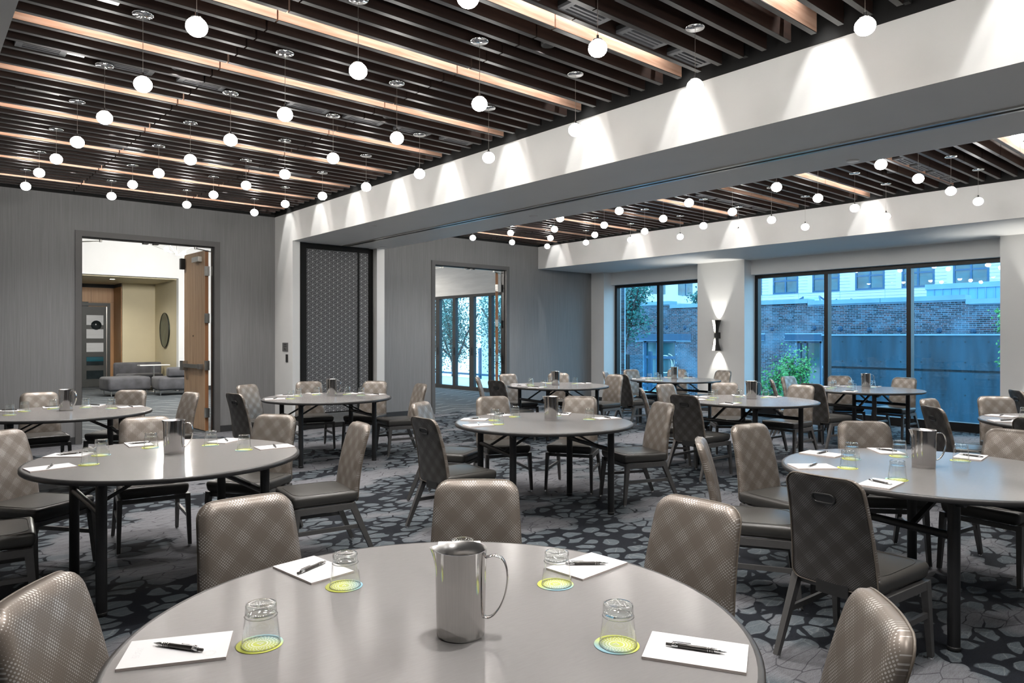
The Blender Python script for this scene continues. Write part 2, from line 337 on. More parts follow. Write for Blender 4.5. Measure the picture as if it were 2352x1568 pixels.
# ------------------------------------------------------------------ mesh helpers
class MB:
    def __init__(s): s.v = []; s.f = []; s.mi = []; s.sm = []
    def add(s, vs, fs, mi=0, smooth=False):
        o = len(s.v); s.v += [tuple(q) for q in vs]
        for f in fs: s.f.append([i + o for i in f]); s.mi.append(mi); s.sm.append(smooth)
    def box(s, x0, x1, y0, y1, z0, z1, mi=0):
        v = [(x, y, z) for z in (z0, z1) for y in (y0, y1) for x in (x0, x1)]
        s.add(v, [(0, 2, 3, 1), (4, 5, 7, 6), (0, 1, 5, 4), (2, 6, 7, 3), (0, 4, 6, 2), (1, 3, 7, 5)], mi); return s
    def bar(s, p0, p1, w0, h0, w1=None, h1=None, up=(0, 0, 1), mi=0):
        """rectangular bar from p0 to p1"""
        w1 = w0 if w1 is None else w1; h1 = h0 if h1 is None else h1
        p0 = Vector(p0); p1 = Vector(p1); d = (p1 - p0).normalized(); u = Vector(up)
        if abs(d.dot(u)) > 0.95: u = Vector((0, 1, 0))
        a = d.cross(u).normalized(); b = a.cross(d).normalized()
        v = []
        for p, ww, hh in ((p0, w0, h0), (p1, w1, h1)):
            for i, j in ((-1, -1), (1, -1), (1, 1), (-1, 1)): v.append(p + a * (i * ww / 2) + b * (j * hh / 2))
        s.add(v, [(3, 2, 1, 0), (4, 5, 6, 7), (0, 1, 5, 4), (1, 2, 6, 5), (2, 3, 7, 6), (3, 0, 4, 7)], mi); return s
    def cyl(s, p0, p1, r0, r1=None, n=16, cap=True, mi=0):
        r1 = r0 if r1 is None else r1
        p0 = Vector(p0); p1 = Vector(p1); d = (p1 - p0).normalized(); u = Vector((0, 0, 1)) if abs(d.z) < 0.9 else Vector((1, 0, 0))
        a = d.cross(u).normalized(); b = d.cross(a).normalized()
        v = []
        for p, r in ((p0, r0), (p1, r1)):
            for k in range(n): t = 2 * math.pi * k / n; v.append(p + a * (r * math.cos(t)) + b * (r * math.sin(t)))
        s.add(v, [(k, n + k, n + (k + 1) % n, (k + 1) % n) for k in range(n)], mi, True)
        if cap: s.add(v[:n], [tuple(range(n))], mi); s.add(v[n:], [tuple(reversed(range(n)))], mi)
        return s
    def lathe(s, prof, n=24, c=(0, 0, 0), mi=0, close=False, smooth=True):
        v = []; m = len(prof)
        for (r, z) in prof:
            for k in range(n): t = 2 * math.pi * k / n; v.append((c[0] + r * math.cos(t), c[1] + r * math.sin(t), c[2] + z))
        f = []
        for i in range(m - 1 + (1 if close else 0)):
            j = (i + 1) % m
            for k in range(n): k2 = (k + 1) % n; f.append((i * n + k, i * n + k2, j * n + k2, j * n + k))
        if not close:
            if prof[0][0] > 1e-6: f.append(tuple(reversed(range(n))))
            if prof[-1][0] > 1e-6: f.append(tuple((m - 1) * n + k for k in range(n)))
        s.add(v, f, mi, smooth); return s
    def tube(s, pts, r, n=8, closed=False, mi=0, flat=None):
        """sweep a circle (or an ellipse, flat=(ra, rb)) along points"""
        pts = [Vector(p) for p in pts]; m = len(pts); v = []; prev = None
        for i, p in enumerate(pts):
            if closed: d = (pts[(i + 1) % m] - pts[i - 1]).normalized()
            else: d = (pts[min(i + 1, m - 1)] - pts[max(i - 1, 0)]).normalized()
            if prev is None:
                u = Vector((0, 0, 1)) if abs(d.z) < 0.9 else Vector((1, 0, 0)); a = d.cross(u).normalized()
            else: a = (prev - d * prev.dot(d)).normalized()
            prev = a; b = d.cross(a)
            ra, rb = flat if flat else (r, r)
            for k in range(n): t = 2 * math.pi * k / n; v.append(p + a * (ra * math.cos(t)) + b * (rb * math.sin(t)))
        f = []
        for i in range(m if closed else m - 1):
            j = (i + 1) % m
            for k in range(n): k2 = (k + 1) % n; f.append((i * n + k, i * n + k2, j * n + k2, j * n + k))
        if not closed: f.append(tuple(reversed(range(n)))); f.append(tuple((m - 1) * n + k for k in range(n)))
        s.add(v, f, mi, True); return s
    def quad(s, a, b, c, d, mi=0): s.add([a, b, c, d], [(0, 1, 2, 3)], mi); return s
    def mesh(s, name, mats):
        me = bpy.data.meshes.new(name); me.from_pydata(s.v, [], s.f)
        for q in (mats if isinstance(mats, (list, tuple)) else [mats]): me.materials.append(q)
        me.polygons.foreach_set('material_index', s.mi); me.polygons.foreach_set('use_smooth', s.sm); me.update(); return me
    def build(s, name, mats, parent=None):
        return link(name, s.mesh(name, mats), parent)
def link(name, me, parent=None):
    o = bpy.data.objects.new(name, me); COL.objects.link(o)
    if parent: o.parent = parent
    return o
def rounded(name, w_, d_, h_, r, seg, mats, c=(0, 0, 0), taper=None, parent=None):
    bm = bmesh.new(); bmesh.ops.create_cube(bm, size=1)
    for v in bm.verts: v.co = Vector((v.co.x * w_, v.co.y * d_, v.co.z * h_))
    if taper: taper(bm)
    bmesh.ops.bevel(bm, geom=list(bm.edges), offset=r, segments=seg, profile=0.5, affect='EDGES')
    for v in bm.verts: v.co += Vector(c)
    for f in bm.faces: f.smooth = True
    me = bpy.data.meshes.new(name); bm.to_mesh(me); bm.free()
    for q in (mats if isinstance(mats, (list, tuple)) else [mats]): me.materials.append(q)
    return link(name, me, parent)
def tag(o, label=None, cat=None, group=None, kind=None):
    if label: o['label'] = label
    if cat: o['category'] = cat
    if group: o['group'] = group
    if kind: o['kind'] = kind
    return o
def empty(name, loc=(0, 0, 0), rz=0.0):
    o = bpy.data.objects.new(name, None); COL.objects.link(o); o.location = loc; o.rotation_euler = (0, 0, rz); o.empty_display_size = 0.1
    return o
KIDS = {}
def kids(o):
    if o.name not in KIDS: KIDS[o.name] = list(o.children)
    return KIDS[o.name]
def dup(o, loc=None, rz=None, parent=None):
    c = o.copy(); COL.objects.link(c)
    if parent: c.parent = parent
    for ch in kids(o): dup(ch, None, None, c)
    if loc is not None: c.location = loc
    if rz is not None: c.rotation_euler = (0, 0, rz)
    return c
def struct(name, mb, mats, parent=None):
    o = mb.build(name, mats, parent)
    if parent is None: o['kind'] = 'structure'
    return o
ORD = ['first', 'second', 'third', 'fourth', 'fifth', 'sixth', 'seventh', 'eighth', 'ninth', 'tenth', 'eleventh', 'twelfth']
def spot(name, loc, tgt, energy, size, blend, col=(1, 0.96, 0.9), rad=0.03, parent=None):
    l = bpy.data.lights.new(name, 'SPOT'); l.energy = energy; l.spot_size = size; l.spot_blend = blend; l.color = col; l.shadow_soft_size = rad
    o = bpy.data.objects.new(name, l); COL.objects.link(o); o.location = loc
    d = Vector(tgt) - Vector(loc); o.rotation_euler = d.to_track_quat('-Z', 'Y').to_euler()
    if parent: o.parent = parent
    return o
def point(name, loc, energy, rad=0.05, col=(1, 0.95, 0.88), parent=None):
    l = bpy.data.lights.new(name, 'POINT'); l.energy = energy; l.color = col; l.shadow_soft_size = rad
    o = bpy.data.objects.new(name, l); COL.objects.link(o); o.location = loc
    if parent: o.parent = parent
    return o

# ================================================================== room shell
YW, YB, XL, XWIN = 11.53, -3.0, -3.2, 12.80
ZC, ZD, ZS = 3.49, 4.6, 3.50
XB0, XB1, ZBM = 4.73, 6.40, 3.03
XF, ZSF, XP = 10.70, 3.005, 12.415
struct('floor', MB().box(XL - 0.2, XWIN + 0.1, YB - 0.2, YW + 0.08, -0.12, 0), M['carpet'])
D1 = (1.94, 3.755, 2.92); D2 = (7.94, 9.77, 2.92)        # inner door openings x0, x1, top
wf = MB()
xs = [XL, D1[0] - 0.02, D1[1] + 0.02, D2[0] - 0.02, D2[1] + 0.02, XWIN + 0.1]
wf.box(xs[0], xs[1], YW, YW + 0.15, 0, ZC); wf.box(xs[2], xs[3], YW, YW + 0.15, 0, ZC); wf.box(xs[4], xs[5], YW, YW + 0.15, 0, ZC)
wf.box(xs[1], xs[2], YW, YW + 0.15, D1[2] + 0.02, ZC); wf.box(xs[3], xs[4], YW, YW + 0.15, D2[2] + 0.02, ZC)
struct('wall_far', wf, M['wallcover'])
struct('wall_left', MB().box(XL - 0.15, XL, YB, YW, 0, ZC), M['white2'])
struct('wall_back', MB().box(XL, XWIN + 0.1, YB - 0.15, YB, 0, ZC), M['wallcover'])
bb = MB()
for a, b_ in ((XL, 1.86), (3.835, XB0), (XB1, 7.857), (9.846, XP)): bb.box(a, b_, YW - 0.012, YW, 0, 0.10)
struct('baseboard_far', bb, M['base_dark'])
bb = MB(); bb.box(XP - 0.012, XP, 11.13, YW - 0.012, 0, 0.10); bb.box(XP - 0.012, XP, 7.50, 8.57, 0, 0.10); bb.box(XP - 0.012, XP, YB, 3.27, 0, 0.10)
struct('baseboard_right', bb, M['base_dark'])
struct('baseboard_left', MB().box(XL, XL + 0.012, YB, YW - 0.012, 0, 0.1), M['base_dark'])
# window wall: piers and shade pockets
wr = MB()
for y0, y1 in ((11.13, YW), (7.50, 8.57), (YB, 3.27)): wr.box(XP, XWIN + 0.22, y0, y1, 0, ZSF)
for y0, y1 in ((8.57, 11.13), (3.27, 7.50)): wr.box(XWIN - 0.14, XWIN + 0.22, y0, y1, 2.72, ZSF)
struct('wall_right', wr, M['white2'])
# bulkhead over the windows, beams
struct('trim_1', MB().box(XF, XWIN + 0.22, YB, YW, ZSF, ZC), M['white2'])
bm_ = MB().box(XB0, 5.63, YB, YW, ZBM, ZC).box(5.69, XB1, YB, YW, ZBM, ZC).box(5.63, 5.69, YB, YW, ZBM + 0.10, ZC)
beam = struct('trim_2', bm_, M['white'])
MB().box(5.632, 5.688, YB, 10.83, ZBM + 0.03, ZBM + 0.10).build('track_channel', M['plastic'], beam)
MB().box(5.600, 5.636, YB, 10.83, ZBM - 0.012, ZBM).build('track_flange', M['satin'], beam)
MB().box(5.684, 5.72, YB, 10.83, ZBM - 0.012, ZBM).build('track_flange', M['satin'], beam)
struct('trim_3', MB().box(-1.26, 0.41, YB, YW, ZBM, ZC), M['white'])
# partition pocket: two white stubs at the far wall under the beam
st = MB().box(XB0, 4.853, 10.83, YW, 0, ZBM).box(6.25, XB1, 10.83, YW, 0, ZBM)
struct('wall_pocket', st, M['white'])
pk = empty('pocket_door', (0, 0, 0)); tag(pk, 'tall grey patterned pocket door panels in black frame under the white beam', 'partition')
MB().box(4.853, 6.25, 11.02, 11.06, 0.01, ZBM - 0.002).build('back_liner', M['black'], pk)
MB().box(4.856, 4.985, 10.875, 10.94, 0.01, ZBM - 0.003).box(4.985, 6.125, 10.885, 10.94, 2.945, ZBM - 0.003).box(6.125, 6.247, 10.96, 11.0, 0.01, ZBM - 0.003).box(4.985, 6.125, 10.90, 10.94, 0.01, 0.075).build('frame', M['black'], pk)
MB().box(4.990, 5.915, 10.905, 10.945, 0.26, 2.94).build('panel', M['partition'], pk)
MB().box(5.955, 6.122, 10.905, 10.945, 0.26, 2.94).build('panel', M['partition'], pk)
MB().box(5.916, 5.954, 10.90, 10.95, 0.08, 2.94).build('mullion', M['black'], pk)
MB().box(4.990, 5.915, 10.91, 10.94, 0.08, 0.245).box(5.955, 6.122, 10.91, 10.94, 0.08, 0.245).build('kick_plate', M['satin'], pk)
# ceilings: black deck with slats
SP = 0.17783; Y_LIT = 10.77
def slat_mesh(length, side='slat_side'):
    mb = MB(); t, hgt = 0.036, 0.155
    mb.box(0, length, 0, t, 0.006, hgt, 0); mb.box(-0.0, length, -0.001, t + 0.001, 0, 0.006, 1)
    return mb.mesh('slat', [M[side], M['slat_edge']])
def bay(name, x0, x1, cuts):
    dk = MB().box(x0, x1, YB, YW, ZD, ZD + 0.05)
    dk.box(x0, x1, YW - 0.004, YW + 0.1, ZC, ZD)
    dk.box(x1 - 0.004, x1 + 0.1, YB, YW, ZC + 0.001, ZD); dk.box(x0 - 0.1, x0 + 0.004, YB, YW, ZC + 0.001, ZD)
    dk.box(x0, x1, YB - 0.1, YB + 0.004, ZC, ZD)
    c = struct(name, dk, M['black'])
    segs = [(cuts[i] + 0.006, cuts[i + 1] - 0.006) for i in range(len(cuts) - 1)]
    ms = [slat_mesh(b - a) for a, b in segs]; ma = [slat_mesh(b - a, 'slat_lit') for a, b in segs]
    rest = MB(); n = 0
    for k in range(-3, 84):
        y = Y_LIT - SP * k
        if y > YW - 0.12 or y < YB + 0.1: continue
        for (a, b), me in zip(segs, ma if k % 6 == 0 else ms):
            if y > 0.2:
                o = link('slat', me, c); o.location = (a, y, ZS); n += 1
            else:
                rest.box(a, b, y, y + 0.036, ZS + 0.006, ZS + 0.155, 0); rest.box(a, b, y - 0.001, y + 0.037, ZS, ZS + 0.006, 1)
    r = rest.build('slat_row', [M['slat_side'], M['slat_edge']], c); r['kind'] = 'stuff'
    # hangers carrying the slats
    hb = MB()
    for xh in cuts[1:-1] + [cuts[0] + 0.12, cuts[-1] - 0.12]: hb.box(xh - 0.02, xh + 0.02, YB + 0.1, YW - 0.1, ZS + 0.156, ZS + 0.20)
    for yh in [10.4 - 1.09 * i for i in range(11)]: hb.box(cuts[-1] + 0.02, cuts[-1] + 0.06, yh, yh + 0.035, ZS + 0.02, ZD)
    hb.build('hanger_rail', M['black'], c)
    return c
cl = bay('ceiling_left', 0.41, XB0, [0.47, 1.81, 3.215, 4.58])
cr = bay('ceiling_right', XB1, XF, [XB1 + 0.06, 7.78, 9.18, XF - 0.15])
struct('ceiling_side', MB().box(XL, -1.26, YB, YW, 3.3, 3.4), M['white2'])
# linear led strips hidden above the lit boards
def led(x0, x1, k, n):
    y = Y_LIT - SP * 6 * k
    if y < YB + 0.3: return
    e = empty('linear_light', ((x0 + x1) / 2, y - 0.075, ZS + 0.2))
    h_ = (x1 - x0) / 2
    MB().box(-h_, h_, -0.025, 0.025, 0.0, 0.04).build('housing', M['dark_metal'], e)
    MB().quad((-h_, -0.018, -0.002), (-h_, 0.018, -0.002), (h_, 0.018, -0.002), (h_, -0.018, -0.002)).build('diffuser', M['strip'], e)
    side = 'left' if x0 < 5 else 'right'
    tag(e, 'hidden linear light washing the wood slats of the %s ceiling, %s from the grey wall' % (side, ORD[n]), 'light', 'linear ceiling lights')
for k in range(0, 10): led(0.62, 4.30, k, k)
for k in range(0, 10, 2): led(6.7, 10.35, k, k // 2)
# doors: frames
def frame(name, d, lab):
    x0, x1, zt = d; f = MB(); t = 0.08
    f.box(x0 - t, x0, YW - 0.02, YW + 0.17, 0, zt + t); f.box(x1, x1 + t, YW - 0.02, YW + 0.17, 0, zt + t); f.box(x0, x1, YW - 0.02, YW + 0.17, zt, zt + t)
    o = struct(name, f, M['frame_dark'])
    MB().box(x0, x0 + 0.015, YW + 0.05, YW + 0.13, 0, zt).box(x1 - 0.015, x1, YW + 0.05, YW + 0.13, 0, zt).box(x0 + 0.015, x1 - 0.015, YW + 0.05, YW + 0.13, zt - 0.015, zt).build('stop', M['mullion'], o)
    xc = (x0 + x1) / 2
    for s_ in (-0.07, 0.07): MB().box(xc + s_ - 0.035, xc + s_ + 0.035, YW + 0.03, YW + 0.12, zt - 0.035, zt - 0.015).build('strike', M['plastic'], o)
    for s_ in (-1, 1):
        px_ = xc + s_ * (x1 - x0) / 2 * 0.72
        MB().bar((px_, YW + 0.1, zt - 0.035), (px_ + s_ * 0.3, YW + 0.24, zt - 0.06), 0.02, 0.012).cyl((px_, YW + 0.1, zt - 0.05), (px_, YW + 0.1, zt - 0.015), 0.02, n=10).build('closer_arm', M['satin'], o)
    return o
frame('door_1', D1, ''); frame('door_2', D2, '')
def leaf(hx, hy, ang, W, Hh, label, hardware=True):
    """door leaf hinged at (hx, hy), running along local +X at angle ang"""
    e = empty('door_leaf', (hx, hy, 0), ang); tag(e, label, 'door')
    MB().box(0.012, W, 0.0, 0.048, 0.012, Hh).build('panel', M['door_edge'], e)
    n = 7
    for i in range(n):
        a = 0.014 + (W - 0.016) * i / n; b_ = 0.014 + (W - 0.016) * (i + 1) / n - 0.004
        MB().box(a, b_, 0.048, 0.0525, 0.014, Hh - 0.002).build('plank', M['door_wood'], e)
    MB().box(0.014, W - 0.002, -0.003, 0.0, 0.014, Hh - 0.002).build('rear_skin', M['door_wood'], e)
    for z in (0.30, 1.05, 1.80, 2.55):
        MB().box(-0.03, 0.03, -0.006, 0.056, z - 0.075, z + 0.075).cyl((-0.004, 0.0, z - 0.075), (-0.004, 0.0, z + 0.075), 0.011, n=10).build('hinge', M['satin'], e)
    if not hardware: return e
    b_ = MB().box(0.10, W - 0.08, 0.075, 0.115, 1.0, 1.06).build('panic_bar', M['satin'], e)
    MB().box(0.08, 0.16, 0.053, 0.12, 0.99, 1.07).build('end_cap', M['steel_in'], b_)
    MB().box(W - 0.16, W - 0.02, 0.053, 0.13, 0.95, 1.11).build('latch_case', M['satin'], b_)
    MB().box(0.14, 0.44, 0.053, 0.115, Hh - 0.17, Hh - 0.09).build('door_closer', M['satin'], e)
    MB().box(W - 0.05, W + 0.03, 0.053, 0.12, Hh - 0.24, Hh - 0.06).build('top_latch', M['plastic'], e)
    MB().cyl((W * 0.55, 0.0525, 1.52), (W * 0.55, 0.06, 1.52), 0.012, n=12).build('viewer', M['plastic'], e)
    return e
leaf(D1[1] - 0.03, YW + 0.19, R(92), 0.98, 2.88, 'tall oak door leaf standing open with panic bar, left doorway')
leaf(D2[1] - 0.07, YW + 0.19, R(50), 0.90, 2.88, 'oak door leaf seen edge on with steel hinges, right doorway', False)

# windows
def window(name, y0, y1, mull):
    z0, z1 = 0.0, 2.72; f = MB(); t = 0.065
    f.box(XWIN, XWIN + 0.12, y0, y0 + t, z0, z1); f.box(XWIN, XWIN + 0.12, y1 - t, y1, z0, z1)
    f.box(XWIN, XWIN + 0.12, y0 + t, y1 - t, z1 - t, z1); f.box(XWIN - 0.02, XWIN + 0.12, y0 + t, y1 - t, z0, z0 + 0.14)
    o = struct(name, f, M['mullion'])
    ys = [y0 + t] + [y for m_ in mull for y in (m_ - 0.035, m_ + 0.035)] + [y1 - t]
    for m_ in mull: MB().box(XWIN - 0.02, XWIN + 0.12, m_ - 0.035, m_ + 0.035, z0 + 0.14, z1 - t).build('mullion', M['mullion'], o)
    for i in range(0, len(ys), 2):
        MB().box(XWIN + 0.05, XWIN + 0.056, ys[i], ys[i + 1], z0 + 0.14, z1 - t).build('pane', M['pane'], o)
    return o
window('window_1', 8.57, 11.13, [9.85]); window('window_2', 3.27, 7.50, [4.67, 6.07])
# ceiling vents between the slats
def gap_y(y):                                   # centre of the slat gap nearest to y
    k = round((Y_LIT - y) / SP - 0.5); return Y_LIT - SP * (k + 0.5) + 0.018
def vent(x0, x1, y, lab):
    y = gap_y(y); e = empty('air_vent', ((x0 + x1) / 2, y, ZS + 0.012)); h_ = (x1 - x0) / 2; q = 0.069
    MB().box(-h_, h_, -q, q, 0.02, 0.05).build('backing', M['black'], e)
    MB().box(-h_, h_, -q, -q + 0.022, 0, 0.02).box(-h_, h_, q - 0.022, q, 0, 0.02).box(-h_, -h_ + 0.04, -q + 0.022, q - 0.022, 0, 0.02).box(h_ - 0.04, h_, -q + 0.022, q - 0.022, 0, 0.02).build('frame', M['vent_metal'], e)
    for s_ in (-0.016, 0.016): MB().box(-h_ + 0.04, h_ - 0.04, s_ - 0.008, s_ + 0.008, 0.0, 0.02).build('blade', M['vent_metal'], e)
    tag(e, lab, 'vent', 'slot air vents')
for rowy, spans, txt in ((5.86, [(0.60, 0.90), (1.12, 1.47), (1.65, 2.0), (2.54, 2.91), (3.08, 3.46), (3.62, 4.0), (4.16, 4.52)], 'left ceiling middle row'),
                         (3.05, [(2.5, 2.9), (3.06, 3.42), (3.6, 4.0), (4.15, 4.52)], 'left ceiling front row'),
                         (8.38, [(1.68, 2.0), (2.62, 2.95), (3.1, 3.42), (3.6, 3.92)], 'left ceiling rear row'),
                         (3.23, [(8.55, 8.92), (9.05, 9.42), (9.55, 9.92), (10.03, 10.4)], 'right ceiling front row'),
                         (5.92, [(8.6, 8.97), (9.1, 9.47), (9.6, 9.97), (10.1, 10.47)], 'right ceiling rear row')):
    for i, (a, b_) in enumerate(spans):
        vent(a, b_, rowy, 'dark slotted air vent between ceiling slats, %s, %s from the left' % (txt, ORD[i]))
# wall washers above the beam face and the bulkhead face
def washer(x, y, i, txt, n):
    e = empty('wall_washer', (x, y, 4.25)); tag(e, 'black recessed wall washer lamp over the %s, %s from the grey wall' % (txt, ORD[i]), 'lamp', 'wall washer lamps')
    MB().lathe([(0.045, 0.10), (0.045, 0.0), (0.04, 0.0), (0.036, 0.03), (0.0, 0.03)], 20).build('can', M['plastic'], e)
    MB().lathe([(0.03, 0.028), (0.0, 0.028)], 16).build('lens', M['wash_lens'], e)
    l = spot('beam', (0, 0, -0.005), (0.0, 0, -1), WASH, R(37), 0.14, (1.0, 0.985, 0.955), 0.02, e)
for i in range(13): washer(XB0 - 0.23, 10.96 - 1.09 * i, i if i < 12 else 11, 'white beam', 13) if i < 12 else None
for i in range(7): washer(XF - 0.23, 10.97 - 2.18 * i, i, 'window bulkhead', 7)
# round downlights added in the slat gaps to brighten tables and floor
def downlight(x, y, lab):
    y = gap_y(y); e = empty('added_downlight', (x, y, ZS + 0.03)); tag(e, lab, 'downlight', 'added downlights between the slats')
    MB().lathe([(0.05, 0.10), (0.05, 0.0), (0.043, 0.0), (0.038, 0.04), (0.0, 0.04)], 20).build('can', M['plastic'], e)
    MB().lathe([(0.034, 0.036), (0.0, 0.036)], 16).build('lens', M['wash_lens'], e)
    spot('beam', (0, 0, -0.005), (0, 0, -1), DOWN, R(120), 1.0, (1.0, 0.972, 0.945), 0.04, e)
for bi, bx in enumerate(((1.60, 3.42), (7.42, 9.27))):
    for j, x in enumerate(bx):
        for i in range(6):
            downlight(x, 9.98 - 2.134 * i, 'added fill downlight between slats, %s ceiling, %s column, %s from the grey wall' % (('left', 'right')[bi], ('left', 'right')[j], ORD[i]))
# sprinkler caps in the beam soffit
for (x, y), t in (((4.94, 8.67), 'left edge'), ((6.07, 6.63), 'middle of right edge'), ((6.26, 2.74), 'right edge near the viewer'), ((6.22, 10.57), 'far right end')):
    o = MB().lathe([(0.0, 0), (0.05, 0), (0.055, 0.006), (0.0, 0.006)], 20).build('sprinkler_cap', M['white']); o.location = (x, y, ZBM - 0.0065)
    tag(o, 'round white sprinkler cover in the beam underside, %s' % t, 'sprinkler', 'sprinkler covers')
# little wall sign and switch on the pocket stub
sg = empty('wall_sign', (XB0, 11.105, 1.34)); tag(sg, 'small grey wall sign with dark print beside the pocket door', 'sign')
MB().box(-0.008, 0, -0.105, 0.105, -0.07, 0.07).build('plate', M['grey_sign'], sg)
pr = MB()
for zz, w_ in ((0.042, 0.10), (0.012, 0.11)):
    for i in range(6): pr.box(-0.0088, -0.008, -w_ / 2 + i * w_ / 6, -w_ / 2 + (i + 0.72) * w_ / 6, zz - 0.007, zz + 0.007)
pr.box(-0.0088, -0.008, -0.028, 0.028, -0.05, -0.042); pr.bar((-0.0084, -0.022, -0.048), (-0.0084, 0.02, -0.012), 0.0008, 0.012); pr.bar((-0.0084, 0.012, -0.048), (-0.0084, 0.024, -0.012), 0.0008, 0.012)
pr.build('print', M['plastic'], sg)
sw = empty('wall_switch', (XB0, 11.04, 1.16)); tag(sw, 'narrow black wall switch below the small grey sign', 'switch')
MB().box(-0.01, 0, -0.038, 0.038, -0.062, 0.062).build('plate', M['plastic'], sw); MB().box(-0.013, -0.01, -0.02, 0.02, 0.02, 0.045).build('button', M['pen_dark'], sw)
# wall sconces on the window piers
def sconce(y, lab):
    e = empty('wall_sconce', (XP, y, 1.535)); tag(e, lab, 'sconce', 'hourglass sconces')
    n, m_ = 26, 17
    sh = MB(); v = []
    for i in range(m_):
        z = -0.305 + 0.61 * i / (m_ - 1); r = 0.042 + 0.055 * abs(z / 0.305) ** 2.0
        for k in range(n + 1):
            a = R(80) + R(262) * k / n
            v.append((-0.105 - r * math.cos(a), r * math.sin(a) , z))
    f = [(i * (n + 1) + k, i * (n + 1) + k + 1, (i + 1) * (n + 1) + k + 1, (i + 1) * (n + 1) + k) for i in range(m_ - 1) for k in range(n)]
    sh.add(v, f, 0, True); vi = [(-0.105 + (x + 0.105) * 0.94, yy * 0.94, z) for x, yy, z in v]
    sh.add(vi, [tuple(reversed(q)) for q in f], 1, True)
    sh.build('shade', [M['plastic'], M['sconce_in']], e)
    MB().box(-0.07, 0, -0.03, 0.03, -0.06, 0.06).build('back_plate', M['plastic'], e)
    MB().cyl((-0.105, 0, -0.05), (-0.105, 0, 0.05), 0.03, n=16).build('lamp_body', M['plastic'], e)
    spot('uplight', (-0.105, 0, 0.06), (-0.105, 0, 1), SCONCE, R(110), 0.6, (1, 0.97, 0.9), 0.02, e)
    spot('downlight', (-0.105, 0, -0.06), (-0.105, 0, -1), SCONCE, R(110), 0.6, (1, 0.97, 0.9), 0.02, e)
sconce(8.06, 'black hourglass wall sconce glowing up and down on the pillar between windows')
sconce(2.73, 'black hourglass wall sconce on the pillar right of the wide window')

# ================================================================== pendants
HANG = {0: 3.30, 1: 3.27, 2: 3.21, 3: 3.15, 4: 3.11, 5: 3.062, 6: 3.07, 7: 3.115, 8: 3.15, 9: 3.19}
canopy_me = MB().lathe([(0.0, 0.0), (0.058, 0.0), (0.062, 0.004), (0.062, 0.010), (0.0, 0.010)], 28).mesh('canopy', M['chrome'])
cap_me = MB().lathe([(0.004, 0.03), (0.007, 0.03), (0.007, 0.012), (0.026, 0.006), (0.030, 0.0), (0.0, -0.002)], 18).mesh('cap', M['chrome'])
gp = []
for i in range(13):
    t = math.pi * i / 12; gp.append((max(0.0, 0.053 * math.sin(t)), 0.0475 * math.cos(t)))
gp = [p for p in gp if p[1] < 0.0465]
globe_me = MB().lathe([(0.0, gp[0][1])] + gp, 20).mesh('globe', M['globe'])
def pendant(x, y, zg, lab, driver=False):
    e = empty('globe_pendant', (x, y, zg)); tag(e, lab, 'pendant lamp', 'globe pendants')
    o = link('canopy', canopy_me, e); o.location = (0, 0, ZS - 0.012 - zg)
    MB().cyl((0, 0, 0.07), (0, 0, ZS - 0.012 - zg), 0.0016, n=6).build('cable', M['satin'], e)
    o = link('cap', cap_me, e); o.location = (0, 0, 0.044); link('globe', globe_me, e)
    if driver:
        yg = gap_y(y - 0.02) - y; zb = ZS + 0.02 - zg
        MB().box(-0.36, -0.13, yg - 0.022, yg + 0.022, zb, zb + 0.03).box(-0.43, -0.365, yg - 0.022, yg + 0.022, zb, zb + 0.03).build('driver_box', M['satin'], e)
LR = [10.215, 9.13, 8.03, 6.965, 5.905, 4.82, 3.77, 2.70, 1.635, 0.57]
RRW = [10.22, 9.17, 8.10, 7.05, 5.98, 4.92, 3.83, 2.785, 1.70, 0.64]
for xs_, rows, names in (((1.14, 2.05, 2.96, 3.885), LR, ('leftmost row', 'second row from the left', 'third row from the left', 'row along the white beam')),
                        ((6.96, 7.87, 8.81, 9.73), RRW, ('row just past the white beam', 'second row past the beam', 'third row past the beam', 'row along the window bulkhead'))):
    for x, nm in zip(xs_, names):
        for i, y in enumerate(rows):
            pendant(x, y, HANG[i], 'glowing globe pendant, %s, %s from the grey wall' % (nm, ORD[i]), x < 1.5)

